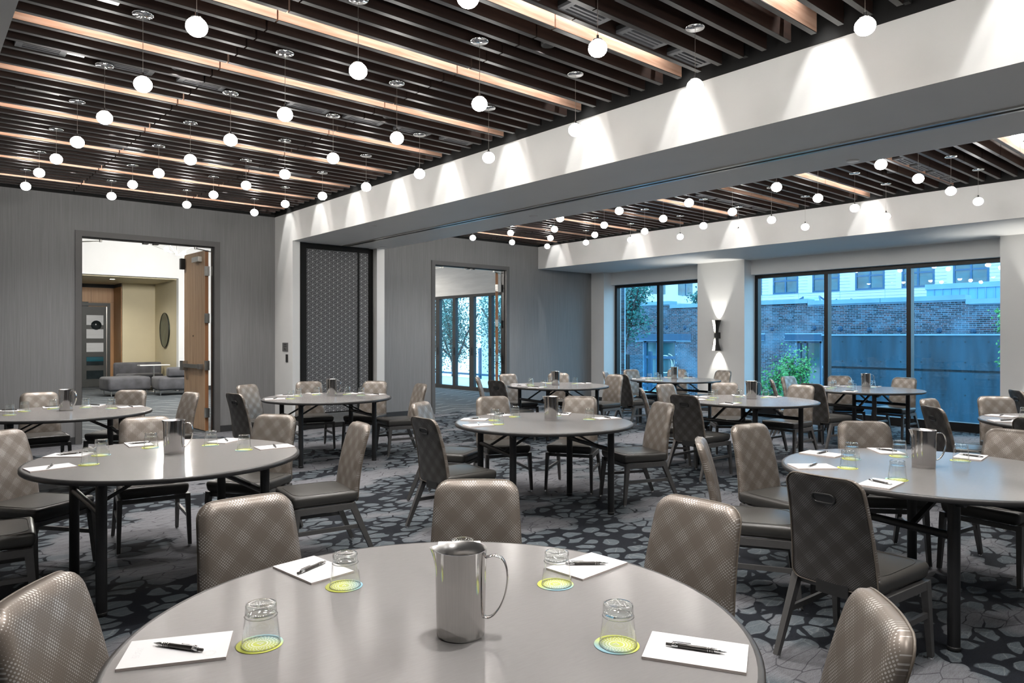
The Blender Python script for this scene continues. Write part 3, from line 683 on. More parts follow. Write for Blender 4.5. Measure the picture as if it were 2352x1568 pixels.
# ================================================================== tables, chairs, settings
TAB = {'T1': ((1.044, 1.483), -5), 'T2': ((1.270, 4.735), 0), 'T3': ((1.228, 8.18), -4), 'T4': ((3.985, 8.098), -7.4), 'T5': ((4.269, 4.529), -19),
       'T6': ((4.353, 1.480), -13), 'T7': ((7.551, 4.505), -4), 'T8': ((10.375, 4.386), -6), 'T9': ((7.639, 7.786), -10), 'T10': ((10.265, 7.549), -5), 'T11': ((7.744, 1.415), -5)}
TN = {'T1': 'nearest table', 'T2': 'front-left table', 'T3': 'table before the oak door', 'T4': 'table before the patterned partition',
      'T5': 'middle table', 'T6': 'front-right table', 'T7': 'table before the sconce pillar', 'T8': 'table beside the wide window',
      'T9': 'table right of the glass doorway', 'T10': 'table beside the narrow window', 'T11': 'table at the right photo edge'}
ZT, RT = 0.762, 0.775
def make_table():
    e = empty('round_table')
    t = MB().lathe([(0.0, ZT), (RT - 0.017, ZT)], 96, smooth=False)
    t.lathe([(RT - 0.03, ZT - 0.026), (0.0, ZT - 0.026)], 96, smooth=False)
    tt = t.build('tabletop', M['laminate'], e)
    MB().lathe([(RT - 0.017, ZT), (RT - 0.006, ZT - 0.001), (RT, ZT - 0.006), (RT, ZT - 0.022), (RT - 0.006, ZT - 0.028), (RT - 0.03, ZT - 0.028), (RT - 0.03, ZT - 0.01)], 96, close=True).build('edge_band', M['rim'], tt)
    a, b_ = 0.447, 0.393
    leg = MB().cyl((0, 0, 0.012), (0, 0, ZT - 0.03), 0.028, n=18).mesh('leg', M['leg_black'])
    foot = MB().lathe([(0.0, 0.0), (0.029, 0.0), (0.030, 0.018), (0.028, 0.022)], 16).mesh('foot', M['plastic'])
    for sx in (-1, 1):
        for sy in (-1, 1):
            l = link('leg', leg, e); l.location = (sx * a, sy * b_, 0)
            link('foot', foot, l)
            MB().cyl((sx * a - 0.01, sy * (b_ + 0.02), ZT - 0.05), (sx * a - 0.01, sy * (b_ + 0.06), ZT - 0.05), 0.018, n=12).build('hinge_knuckle', M['leg_black'], e)
        MB().cyl((sx * a, -b_, 0.545), (sx * a, b_, 0.545), 0.02, n=14).build('crossbar', M['leg_black'], e)
        MB().box(sx * a - 0.02, sx * a + 0.02, -b_ - 0.08, b_ + 0.08, ZT - 0.05, ZT - 0.028).build('mount_rail', M['leg_black'], e)
        for sy in (-0.45, 0.45):
            MB().bar((sx * a, sy * b_, 0.545), (sx * 0.12, sy * b_, ZT - 0.04), 0.028, 0.014).build('brace', M['leg_black'], e)
    return e
tproto = make_table()
tables = {}
for i, (k, (c, th)) in enumerate(TAB.items()):
    o = tproto if i == 0 else dup(tproto)
    o.location = (c[0], c[1], 0); o.rotation_euler = (0, 0, R(th)); tables[k] = o
    tag(o, 'round grey-topped ' + TN[k] + ' with black folding legs', 'table', 'round meeting tables')

# ---- chair
def back_outline(v):                              # half width at height fraction v, rounded corners
    hw = 0.203 - 0.028 * v
    for d, r in ((v * 0.52, 0.045), ((1 - v) * 0.52, 0.06)):
        if d < r: hw -= r - math.sqrt(max(0.0, r * r - (r - d) ** 2))
    return hw
def back_y(v, u): return -0.198 - 0.022 * v - 0.085 * v * v - 0.012 * (1 - u * u) * 0.8
def make_back(parent):
    nu, nv = 14, 26; Z0, HB = 0.372, 0.513
    vsx = [0, 0.006, 0.02, 0.045, 0.075] + [0.075 + 0.83 * (i + 1) / 16 for i in range(16)] + [0.93, 0.955, 0.978, 0.993, 1.0]
    nv = len(vsx)
    mb = MB(); front = []; rear = []
    for v in vsx:
        hw = max(back_outline(v), 0.02)
        for i in range(nu + 1):
            u = -1 + 2 * i / nu; x = u * hw
            ex = 1 - max(0.0, (abs(u) - 0.72) / 0.28) ** 2; ez = 1 - max(0.0, abs(2 * v - 1) - 0.88) ** 2 / 0.0144
            th = 0.010 + 0.019 * math.sqrt(max(0.0, ex * max(ez, 0.0)))
            y = back_y(v, u); z = Z0 + HB * v
            front.append((x, y + th, z)); rear.append((x, y - 0.014 - 0.006 * math.sqrt(max(0.0, ex * max(ez, 0))), z))
    f = [(j * (nu + 1) + i, j * (nu + 1) + i + 1, (j + 1) * (nu + 1) + i + 1, (j + 1) * (nu + 1) + i) for j in range(nv - 1) for i in range(nu)]
    o = len(front)
    mb.add(front + rear, [tuple(reversed(q)) for q in f], 0, True)
    mb.f += [[a + o for a in q] for q in f]; mb.mi += [1] * len(f); mb.sm += [True] * len(f)
    ring = [i for i in range(nu + 1)] + [j * (nu + 1) + nu for j in range(1, nv)] + [(nv - 1) * (nu + 1) + i for i in range(nu - 1, -1, -1)] + [j * (nu + 1) for j in range(nv - 2, 0, -1)]
    for a, b_ in zip(ring, ring[1:] + ring[:1]):
        mb.f.append([a, b_, b_ + o, a + o]); mb.mi.append(0); mb.sm.append(True)
    bk = mb.build('backrest', [M['fabric'], M['fabric_back']], parent)
    path = [Vector(rear[i]) * 1.0 + Vector((0, -0.001, 0)) for i in ring]
    MB().tube(path, 0.0034, 6, closed=True).build('piping', M['welt'], bk)
    # oval hand slot: raised ring and recessed plate
    vh = 0.80; zc = Z0 + HB * vh; yc = back_y(vh, 0) - 0.0205
    sl = -(0.022 + 2 * 0.085 * vh) / HB
    def stad(hw, hh, n=28):
        out = []
        for k in range(n):
            t = 2 * math.pi * k / n; cx = math.copysign(1, math.cos(t)) * (hw - hh); out.append((cx + hh * math.cos(t), hh * math.sin(t)))
        return out
    pts = [Vector((x, yc + sl * z - 0.001, zc + z)) for x, z in stad(0.052, 0.021)]
    hd = MB().tube(pts, 0.0055, 8, closed=True)
    hd.build('hand_slot_ring', M['plastic'], bk)
    q = stad(0.050, 0.019); MB().add([(x, yc + sl * z - 0.0008, zc + z) for x, z in q], [tuple(range(len(q)))]) if False else None
    pl = MB(); pl.add([(x, yc + sl * z - 0.0012, zc + z) for x, z in q], [tuple(range(len(q)))]); pl.build('hand_slot', M['plastic'], bk)
    return bk
def make_chair():
    e = empty('banquet_chair')
    def tp(bm):
        for v in bm.verts:
            f = (v.co.y + 0.23) / 0.46; v.co.x *= 0.93 + 0.07 * f
            if v.co.z < 0: v.co.x *= 0.95; v.co.y *= 0.96
    st = rounded('seat', 0.46, 0.47, 0.082, 0.03, 4, M['vinyl'], (0, 0.012, 0.413), tp, e)
    for v in st.data.vertices:
        if v.co.z > 0.43: v.co.z += 0.010 * max(0.0, 1 - (v.co.x / 0.2) ** 2) * max(0.0, 1 - ((v.co.y - 0.01) / 0.21) ** 2)
    seam = [(0.195 * math.copysign(abs(math.cos(t)) ** 0.35, math.cos(t)), 0.012 + 0.2 * math.copysign(abs(math.sin(t)) ** 0.35, math.sin(t)), 0.4545) for t in [2 * math.pi * k / 40 for k in range(40)]]
    MB().tube(seam, 0.0022, 5, closed=True).build('seam', M['vinyl'], st)
    make_back(e)
    for s_ in (-1, 1):
        l = MB().bar((s_ * 0.216, 0.205, 0.372), (s_ * 0.226, 0.240, 0.012), 0.033, 0.042, 0.023, 0.026, (0, 1, 0)).build('leg', M['chair_metal'], e)
        MB().cyl((s_ * 0.226, 0.240, 0), (s_ * 0.226, 0.240, 0.016), 0.014, 0.012, 10).build('glide', M['chrome'], l)
        l = MB().bar((s_ * 0.204, -0.165, 0.372), (s_ * 0.220, -0.318, 0.012), 0.033, 0.044, 0.023, 0.026, (0, 1, 0)).build('leg', M['chair_metal'], e)
        MB().cyl((s_ * 0.220, -0.318, 0), (s_ * 0.220, -0.318, 0.016), 0.014, 0.012, 10).build('glide', M['chrome'], l)
        MB().bar((s_ * 0.204, -0.186, 0.353), (s_ * 0.216, 0.224, 0.353), 0.032, 0.040).build('side_rail', M['chair_metal'], e)
        MB().bar((s_ * 0.2105, -0.225, 0.212), (s_ * 0.2205, 0.216, 0.212), 0.017, 0.026).build('stretcher', M['chair_metal'], e)
    MB().bar((-0.20, 0.20, 0.352), (0.20, 0.20, 0.352), 0.02, 0.028).build('cross_rail', M['chair_metal'], e)
    MB().bar((-0.19, -0.165, 0.352), (0.19, -0.165, 0.352), 0.02, 0.028).build('cross_rail', M['chair_metal'], e)
    MB().bar((0, -0.15, 0.352), (0, -0.222, 0.345), 0.15, 0.022).bar((0, -0.224, 0.336), (0, -0.216, 0.43), 0.15, 0.016, up=(0, 1, 0)).build('back_bracket', M['plastic'], e)
    return e
cproto = make_chair()
# seat positions around every table: px column of the backrest's top edge; depth from the ring of chairs (1.22 m from the table centre)
CH = {'T1': [143, 92, 48, 4, -51], 'T2': [176, (0, 988), (335, 958), (632, 953), (825, 970)], 'T3': [None, 133, (112, 900), (310, 897), (418, 903)],
      'T4': [(540, 897), (573, 883), (705, 877), (872, 876), (960, 883)], 'T5': [(975, 950), (968, 923), (1137, 909), (1327, 910), (1522, 925)],
      'T6': [(1893, 1085), (1610, 1003), (1733, 973), (1985, 963), (2312, 980)], 'T7': [(1572, 905), (1462, 889), (1527, 880), (1662, 879), (1840, 883)],
      'T8': [173, 122, 80, 38, 2], 'T9': [(1131, 873), (1096, 866), (1167, 858), (1283, 857), (1412, 860)],
      'T10': [172, 118, 76, 33, -3], 'T11': [178, (2122, 934), (2125, 915), (2262, 908), None]}
SEAT = ['near-left', 'far-left', 'left rear', 'right rear', 'right-hand']
SEAT1 = ['left', 'left rear', 'middle rear', 'right rear', 'near-right']
BACKD = 0.293
nch = 0
def put_chair(x, y, face, lab):
    global nch
    o = cproto if nch == 0 else dup(cproto); nch += 1
    o.location = (x, y, 0); o.rotation_euler = (0, 0, face - math.pi / 2)
    tag(o, lab, 'chair', 'taupe banquet chairs')
chair_ang = {}
for k, L in CH.items():
    c = Vector(TAB[k][0]); ang_list = []
    for i, q in enumerate(L):
        if q is None: continue
        if isinstance(q, tuple):
            d = ray(*q); d2 = Vector((d[0], d[1])); m_ = atz(q[0], q[1], 0.885); m2 = Vector((m_.x, m_.y))
            best = None
            A_ = d2.dot(d2); B_ = -2 * d2.dot(c); C_ = c.dot(c) - 1.23 ** 2; D_ = B_ * B_ - 4 * A_ * C_
            ts = [(-B_ + s_ * math.sqrt(D_)) / (2 * A_) for s_ in (-1, 1)] if D_ > 0 else [-B_ / (2 * A_)]
            best = min((d2 * t for t in ts), key=lambda p: (p - m2).length)
            off = best - c
        else: off = Vector((math.cos(R(q)), math.sin(R(q)))) * 1.23
        ang_list.append([i, (math.degrees(math.atan2(off.y, off.x)) + 90) % 360 - 90])
    for it in range(30):
        for u_, v_ in zip(ang_list, ang_list[1:]):
            gap = u_[1] - v_[1]
            if gap < 43: u_[1] += (43 - gap) / 2; v_[1] -= (43 - gap) / 2
    for i, a in ang_list:
        a = R(a); off = Vector((math.cos(a), math.sin(a))) * {('T1', 0): 0.985, ('T1', 4): 1.03}.get((k, i), 1.23)
        face = a + math.pi + R(random.uniform(-4, 4))
        p = c + off + Vector((math.cos(face), math.sin(face))) * BACKD
        nm = (SEAT1 if k == 'T1' else SEAT)[i]
        put_chair(p.x, p.y, face, 'taupe dotted chair at the %s seat of the %s' % (nm, TN[k]))
q = atz(2352, 893, 0.885); put_chair(9.98, 2.18, math.atan2(1.4 - 2.18, 10.55 - 9.98), 'taupe dotted banquet chair by the right pillar, back turned, cut by the photo edge')

# ---- pitcher
def make_pitcher():
    e = empty('water_pitcher')
    n, m_ = 48, 12; Hp = 0.213; mb = MB(); v = []; rows = []
    prof = [(0.054, 0.0), (0.0565, 0.003), (0.0572, 0.02)] + [(0.0572 + 0.0045 * t, 0.02 + (Hp - 0.02) * t) for t in [i / 9 for i in range(1, 10)]]
    inner = [(0.0572 + 0.0045 - 0.0016, Hp)] + [(0.0556 + 0.0045 * t, 0.02 + (Hp - 0.02) * t) for t in [0.8, 0.5, 0.2]] + [(0.0545, 0.006), (0.0, 0.006)]
    def ringf(r, z):
        out = []
        for k in range(n):
            t = 2 * math.pi * k / n; rr = r
            if z > Hp - 0.05 and r > 0.03:
                a = min(t, 2 * math.pi - t)
                rr += 0.014 * math.exp(-(a / 0.24) ** 2) * ((z - Hp + 0.05) / 0.05) ** 1.5
            out.append((-rr * math.cos(t), rr * math.sin(t), z))
        return out
    def skin(pr, mi, flip):
        vv = []
        for r, z in pr: vv += ringf(r, z)
        f = []
        for i in range(len(pr) - 1):
            for k in range(n):
                q = (i * n + k, i * n + (k + 1) % n, (i + 1) * n + (k + 1) % n, (i + 1) * n + k); f.append(q if not flip else tuple(reversed(q)))
        return vv, f
    va, fa = skin(prof, 0, True); mb.add(va, fa, 0, True); mb.add(va[:n], [tuple(range(n))], 0)
    vb, fb = skin([prof[-1]] + inner, 0, True); mb.add(vb, fb, 1, True)
    mb.build('body', [M['steel'], M['steel_in']], e)
    pts = [(0.060, 0, 0.192), (0.080, 0, 0.197), (0.098, 0, 0.190), (0.108, 0, 0.170), (0.111, 0, 0.140), (0.106, 0, 0.105), (0.094, 0, 0.072), (0.078, 0, 0.050), (0.064, 0, 0.043), (0.0565, 0, 0.046)]
    sp = []; pp = [pts[0]] + pts + [pts[-1]]
    for i in range(1, len(pp) - 2):
        for t in (0, 0.25, 0.5, 0.75):
            sp.append(tuple(0.5 * (2 * pp[i][j] + (pp[i + 1][j] - pp[i - 1][j]) * t + (2 * pp[i - 1][j] - 5 * pp[i][j] + 4 * pp[i + 1][j] - pp[i + 2][j]) * t * t + (3 * pp[i][j] - pp[i - 1][j] - 3 * pp[i + 1][j] + pp[i + 2][j]) * t ** 3) for j in range(3)))
    sp.append(pts[-1])
    MB().tube(sp, 0.004, 10, flat=(0.0095, 0.0022)).build('handle', M['steel'], e)
    for ch_ in e.children:
        for v_ in ch_.data.vertices: v_.co.x *= 1.05; v_.co.y *= 1.05
    return e
pproto = make_pitcher()
POFF = {'T1': (0.014, -0.06), 'T2': (0.05, 0.08), 'T3': (0.04, 0.16), 'T4': (0.12, 0.13), 'T5': (0.11, 0.02), 'T6': (0.05, 0.05), 'T7': (0.18, 0.07), 'T8': (0.2, 0.05), 'T9': (0.02, 0.07), 'T10': (0.09, 0.07)}
for i, (k, q) in enumerate(POFF.items()):
    o = pproto if i == 0 else dup(pproto); c = TAB[k][0]
    o.location = (c[0] + q[0], c[1] + q[1], ZT); o.rotation_euler = (0, 0, -YAW + R(-4 + 6 * math.sin(i * 2.1)))
    tag(o, 'shiny steel water pitcher standing on the %s' % TN[k], 'pitcher', 'steel water pitchers')
# ---- upturned tumbler, coaster, pad, pen
def make_glass():
    e = empty('drinking_glass'); n = 32
    Hg = 0.098
    mb = MB().lathe([(0.0455, 0.0), (0.0372, 0.073), (0.0360, Hg - 0.003), (0.0350, Hg)], n)
    mb.f = mb.f[:-2]; mb.mi = mb.mi[:-2]; mb.sm = mb.sm[:-2]
    mb.lathe([(0.0440, 0.0), (0.0356, 0.073)], n); mb.f = mb.f[:-2]; mb.mi = mb.mi[:-2]; mb.sm = mb.sm[:-2]
    mb.build('wall', M['glass_wall'], e)
    MB().tube([(0.0447 * math.cos(2 * math.pi * k / 40), 0.0447 * math.sin(2 * math.pi * k / 40), 0.0012) for k in range(40)], 0.0011, 6, closed=True).build('lip', M['glass_base'], e)
    MB().lathe([(0.0, 0.075), (0.022, 0.0745), (0.0348, 0.073), (0.0354, 0.077), (0.0352, 0.092), (0.0330, 0.0972), (0.024, 0.0972), (0.021, 0.0948), (0.0, 0.0944)], n).build('base', M['glass_thick'], e)
    MB().tube([(0.0374 * math.cos(2 * math.pi * k / 40), 0.0374 * math.sin(2 * math.pi * k / 40), 0.069) for k in range(40)], 0.0011, 6, closed=True).build('ridge', M['glass_base'], e)
    return e
gproto = make_glass()
def make_coaster():
    o = MB().lathe([(0.0, 0.0), (0.0535, 0.0), (0.0545, 0.0008), (0.0535, 0.0016), (0.0, 0.0016)], 48).build('coaster', M['coaster'])
    a = MB()
    for p, q in (((-0.006, -0.007), (0.0, 0.008)), ((0.006, -0.007), (0.0, 0.008)), ((-0.004, -0.004), (0.006, -0.007))): a.bar((*p, 0.0019), (*q, 0.0019), 0.0017, 0.0004)
    a.build('emblem', M['ink_white'], o)
    return o
kproto = make_coaster()
def make_pad():
    mb = MB(); x, y, z = 0.075, 0.114, 0.0065
    mb.box(-x, x, -y, y, 0, z - 0.0003, 1)
    mb.quad((-x, -y, z), (x, -y, z), (x, y, z), (-x, y, z), 0)
    mb.quad((-x, -y, z - 0.0003), (x, -y, z - 0.0003), (x, -y, z), (-x, -y, z), 0); mb.quad((x, y, z - 0.0003), (-x, y, z - 0.0003), (-x, y, z), (x, y, z), 0)
    return mb.build('notepad', [M['paper'], M['paper_edge']])
dproto = make_pad()
def make_pen():
    e = empty('ballpoint_pen')
    def ax(prof, name, m_):
        mb = MB().lathe(prof, 14)
        mb.v = [(z, x, y) for x, y, z in mb.v]           # axis along X
        mb.f = [list(reversed(f)) for f in mb.f] if False else mb.f
        return mb.build(name, m_, e)
    ax([(0.0052, -0.042), (0.0055, -0.04), (0.0055, 0.038), (0.0052, 0.04)], 'barrel', M['pen_dark'])
    ax([(0.0053, 0.04), (0.0045, 0.052), (0.0014, 0.064), (0.0005, 0.069)], 'tip', M['chrome'])
    ax([(0.0052, -0.056), (0.0056, -0.055), (0.0056, -0.042)], 'cap_ring', M['chrome'])
    ax([(0.003, -0.07), (0.0036, -0.0695), (0.0036, -0.056)], 'button', M['pen_dark'])
    MB().bar((-0.052, 0.0, 0.0075), (-0.012, 0.0, 0.0078), 0.004, 0.0012).bar((-0.052, 0.0, 0.005), (-0.052, 0.0, 0.0082), 0.004, 0.003).build('clip', M['chrome'], e)
    for x in (0.026, 0.031, 0.036): ax([(0.0056, x - 0.0007), (0.0058, x), (0.0056, x + 0.0007)], 'ring', M['chrome'])
    return e
nproto = make_pen()
far_pen_me = MB(); far_pen_me.cyl((-0.07, 0, 0), (0.055, 0, 0), 0.0056, n=8, mi=0); far_pen_me.cyl((0.055, 0, 0), (0.07, 0, 0), 0.005, 0.001, n=8, mi=1)
far_pen_me = far_pen_me.mesh('ballpoint_pen', [M['pen_dark'], M['chrome']])
SET = {'T1': [152, 96, 47, 5, -54], 'T2': [182, 136, 90, 40, -9], 'T3': [176, 131, 94, 56, 12], 'T4': [168, 118, 82, 30, -5], 'T5': [165, 128, 84, 32, -21],
       'T6': [179, 133, 88, 41, -2], 'T7': [194, 137, 91, 178 - 90, 4], 'T8': [186, 128, 88, 46, 8], 'T9': [196, 157, 120, 63, 8], 'T10': [180, 130, 84, 46, 10], 'T11': [178, 133, 88, 45, 0]}
SET['T7'] = [194, 136, 96, 45, 5]
first = True
NEAR = ('T1', 'T2', 'T5', 'T6')
for k, angs in SET.items():
    c = TAB[k][0]
    for i, a in enumerate(angs):
        if k == 'T11' and i in (3, 4): continue
        nm = (SEAT1 if k == 'T1' else SEAT)[i]; where = 'the %s place on the %s' % (nm, TN[k])
        t = R(a); rg = 0.44
        g_ = gproto if first else dup(gproto); kk = kproto if first else dup(kproto); pd = dproto if first else dup(dproto)
        gx, gy = c[0] + rg * math.cos(t), c[1] + rg * math.sin(t)
        kk.location = (gx, gy, ZT + 0.0002); kk.rotation_euler = (0, 0, t + math.pi + R(random.uniform(-25, 25)) + 0.9)
        g_.location = (gx + 0.002, gy - 0.003, ZT + 0.0022); g_.rotation_euler = (0, 0, random.uniform(0, 6))
        tp_ = t + R(random.uniform(-3, 3)); rp = 0.632 + random.uniform(-0.01, 0.006)
        tw = tp_ + R(random.uniform(-9, 9))
        pd.location = (c[0] + rp * math.cos(tp_), c[1] + rp * math.sin(tp_), ZT + 0.0002); pd.rotation_euler = (0, 0, tw + math.pi / 2)
        ang = tw + R([72, 40, 95, 55, 80][i] + random.uniform(-12, 12))
        if k == 'T1': ang = [R(164) - YAW, R(45) - YAW + R(20), 0.7, -YAW + 0.02, R(-20) - YAW][i]
        if k in NEAR: pn = nproto if first else dup(nproto)
        else: pn = link('ballpoint_pen', far_pen_me)
        pn.location = (pd.location.x, pd.location.y, ZT + 0.0067 + 0.0056); pn.rotation_euler = (0, 0, ang)
        tag(g_, 'upturned glass at ' + where, 'glass', 'upturned glasses'); tag(kk, 'yellow-blue coaster at ' + where, 'coaster', 'paper coasters')
        tag(pd, 'white notepad at ' + where, 'notepad', 'notepads'); tag(pn, 'dark pen at ' + where, 'pen', 'ballpoint pens')
        first = False

# ================================================================== lobby beyond the doors
YL = 21.0
struct('floor_lobby', MB().box(-2, 12.28, YW + 0.081, 25, -0.12, 0), M['lobby_carpet'])
struct('ceiling_lobby', MB().box(-2, 12.4, YW + 0.15, YL + 0.02, 4.12, 4.2), M['white2'])
lw = MB().box(-2, 5.87, YL, YL + 0.2, 3.13, 4.12).box(5.87, 12.3, YL, YL + 0.2, 0, 4.12)
struct('wall_lobby', lw, M['white2'])
struct('ceiling_alcove', MB().box(-2, 5.87, YL + 0.2, 25, 3.1, 3.2), M['yellow_wall'])
struct('wall_alcove', MB().box(5.87, 6.0, YL + 0.2, 25, 0, 3.1).box(4.98, 5.87, 23.4, 23.5, 0, 3.1), M['yellow_wall'])
lwd = struct('wall_wood', MB().box(-2, 4.98, 24.4, 24.5, 0, 3.1).box(4.97, 4.98, 23.5, 24.4, 0, 3.1), M['base_dark'])
for i in range(7):
    x1 = 4.97 - 0.62 * i; MB().box(x1 - 0.615, x1, 24.385, 24.4, 2.56, 2.99).build('wood_panel', M['lobby_wood'], lwd)
MB().box(4.28, 4.968, 24.386, 24.4, 0.02, 2.555).build('wood_panel', M['lobby_wood'], lwd)
MB().box(4.955, 4.97, 23.42, 24.38, 0.02, 2.99).build('wood_panel', M['lobby_wood'], lwd)
struct('wall_lobby_left', MB().box(-2.1, -2, YW + 0.15, 25, 0, 4.2).box(-2, 6, 24.9, 25, 0, 3.2), M['white2'])
struct('baseboard_lobby', MB().box(5.87, 12.2, YL - 0.012, YL, 0, 0.12).box(5.858, 5.87, YL + 0.2, 23.4, 0, 0.12), M['base_dark'])
# charcoal door with five lites
ld = empty('lobby_door', (0, 24.36, 0)); tag(ld, 'charcoal lobby door with five stacked glass lites beyond the left doorway', 'door')
xa, xb = aty(172, 700, 24.36).x, aty(243.5, 700, 24.36).x
MB().box(xa - 0.1, xb, 0, 0.045, 0.01, 2.42).build('slab', M['lobby_door'], ld)
MB().box(xb + 0.03, xb + 0.11, -0.03, 0.02, 0, 2.53).box(xa - 0.2, xb + 0.03, -0.03, 0.02, 2.44, 2.53).build('frame', M['lobby_door'], ld)
MB().box(xb + 0.004, xb + 0.026, -0.02, 0.0, 0.02, 2.42).build('edge_strip', M['satin'], ld)
for i, (y0, y1) in enumerate(((724, 746), (756, 777), (787, 808), (818.5, 839), (850, 870.5))):
    p0, p1 = aty(198.5, y1, 24.36), aty(237.5, y0, 24.36)
    MB().box(p0.x, p1.x, -0.006, 0.0, p0.z, p1.z).build('pane', M['screen_white'] if i < 3 else M['screen_dark'], ld)
    if i == 3: MB().box(p0.x, p1.x, -0.009, -0.006, p0.z + 0.12, p1.z - 0.01).build('painted_reflection', M['ext_glass'], ld)  # reflection in this lite, laid on as a tinted sheet
p = aty(221, 745, 24.36); dc = MB().lathe([(0.0, 0), (0.14, 0), (0.14, 0.004), (0.0, 0.004)], 24).build('moon_decal', M['screen_dark'], ld)
dc.rotation_euler = (R(90), 0, 0); dc.location = (p.x, -0.008, p.z - 0.02)
MB().cyl((xa + 0.02, -0.03, 1.02), (xa + 0.1, -0.03, 1.02), 0.012, n=10).build('handle', M['satin'], ld)
# oval artwork on the yellow wall
oa = empty('oval_artwork', (5.87, 22.15, 1.58)); tag(oa, 'tall oval green and grey artwork on the yellow lobby wall', 'artwork')
pc = atx(380, 758, 5.87); oa.location = (5.868, pc.y, pc.z)
ov = MB(); n = 40; hh, ww = 0.50, 0.46
ov.add([(0, ww * math.cos(2 * math.pi * k / n), hh * math.sin(2 * math.pi * k / n)) for k in range(n)] + [(-0.03, ww * math.cos(2 * math.pi * k / n), hh * math.sin(2 * math.pi * k / n)) for k in range(n)],
       [(k, (k + 1) % n, n + (k + 1) % n, n + k) for k in range(n)] + [tuple(n + k for k in range(n))]); ov.build('panel', M['art'], oa)
MB().tube([(-0.03, ww * math.cos(2 * math.pi * k / n), hh * math.sin(2 * math.pi * k / n)) for k in range(n)], 0.012, 6, closed=True).build('rim', M['mullion'], oa)
# sofas
def sofa_part(name, x0, x1, y0, y1, z0, z1, r, par): return rounded(name, x1 - x0, y1 - y0, z1 - z0, r, 3, M['velvet'], ((x0 + x1) / 2, (y0 + y1) / 2, (z0 + z1) / 2), None, par)
def feet(par, x0, x1, y0, y1, h_):
    for x in (x0, x1):
        for y in (y0, y1): MB().cyl((x, y, 0), (x, y, h_), 0.014, n=8).build('foot', M['satin'], par)
s1 = empty('velvet_bench', (4.42, 20.4, 0), R(4)); tag(s1, 'low grey velvet bench without back in the lobby', 'bench')
sofa_part('seat', -0.5, 0.52, -0.32, 0.5, 0.13, 0.48, 0.07, s1); feet(s1, -0.4, 0.42, -0.24, 0.4, 0.14)
s2 = empty('velvet_lounge_seat', (5.46, 19.95, 0), R(-3)); tag(s2, 'grey velvet lounge seat turned away with a low cushioned back in the lobby', 'sofa')
sofa_part('seat', -0.45, 0.42, -0.4, 0.5, 0.13, 0.47, 0.06, s2); sofa_part('backrest', -0.22, 0.42, -0.4, -0.12, 0.475, 0.72, 0.05, s2); feet(s2, -0.38, 0.35, -0.3, 0.4, 0.14)
s3 = empty('velvet_sofa', (5.13, 22.2, 0), R(-8)); tag(s3, 'grey velvet sofa facing out, behind the bench in the lobby', 'sofa')
sofa_part('seat', -0.55, 0.6, -0.45, 0.3, 0.13, 0.47, 0.06, s3); sofa_part('backrest', -0.6, 0.62, 0.2, 0.42, 0.3, 0.78, 0.06, s3); feet(s3, -0.45, 0.5, -0.35, 0.25, 0.14)
s4 = empty('side_table', (5.32, 21.35, 0)); tag(s4, 'small white side table between the lobby sofas', 'table')
MB().box(-0.38, 0.38, -0.16, 0.16, 0.715, 0.74).build('top', M['white2'], s4); MB().cyl((0, 0, 0.01), (0, 0, 0.715), 0.02, n=12).build('post', M['satin'], s4); MB().lathe([(0.0, 0.0), (0.13, 0.0), (0.13, 0.012), (0.0, 0.012)], 20).build('base', M['satin'], s4)
# star chandelier
ch = empty('star_chandelier', (0, 0, 0)); tag(ch, 'small starburst chandelier with round bulbs at the lobby ceiling', 'chandelier')
c1 = aty(405, 585, 17.2); ch.location = c1
MB().cyl((0, 0, 0), (0, 0, 4.12 - c1.z), 0.01, n=8).build('stem', M['satin'], ch)
for dx, dy, dz in ((-0.18, 0.1, 0.13), (0.16, 0.0, 0.05), (-0.5, 0.2, 0.22), (-0.22, -0.2, 0.25), (0.5, 0.1, -0.06), (0.3, -0.3, 0.2)):
    a = MB().cyl((0, 0, 0), (dx, dy, dz), 0.005, n=6).build('arm', M['satin'], ch)
    if (dx, dy) in ((-0.18, 0.1), (0.16, 0.0), (0.5, 0.1)):
        gl = MB(); pr_ = [(max(0.0, 0.05 * math.sin(math.pi * i / 8)), 0.05 * math.cos(math.pi * i / 8)) for i in range(9)]; gl.lathe(pr_, 12, (dx, dy, dz)); gl.build('bulb', M['lobby_lamp'], a)
        point('bulb_light', (dx, dy, dz - 0.09), LOBBY * 0.55, 0.05, (1, 0.96, 0.9), a)
# lobby lamps (round recessed ceiling lights)
def can_light(x, y, z, en, lab, size=150, tgt=None):
    e = empty('recessed_light', (x, y, z)); tag(e, lab, 'ceiling light', 'lobby recessed lights')
    MB().lathe([(0.085, 0.0), (0.085, -0.008), (0.065, -0.008), (0.065, 0.0)], 20, close=True).build('trim_ring', M['white'], e)
    MB().lathe([(0.065, -0.003), (0.0, -0.003)], 20).build('lens', M['lobby_lamp'], e)
    spot('beam', (0, 0, -0.02), tgt or (0, 0, -1), en, R(size), 0.8, (1, 0.95, 0.86), 0.06, e)
pz = aty(258, 632, 22.0); can_light(pz.x, 22.0, 3.0985, LOBBY * 0.36, 'round recessed light in the yellow alcove ceiling')
can_light(1.5, 22.6, 3.0985, LOBBY * 0.36, 'added recessed light deep in the alcove, left end')  # unseen lamp added to brighten the alcove
for i, (x, y) in enumerate(((2.0, 14.0), (4.6, 14.2), (3.2, 18.4), (6.0, 18.0), (8.6, 15.0), (10.6, 18.0))):  # unseen lamps added to brighten the lobby
    can_light(x, y, 4.1185, LOBBY * 0.9, 'added recessed light in the high lobby ceiling, %s of six' % ORD[i])
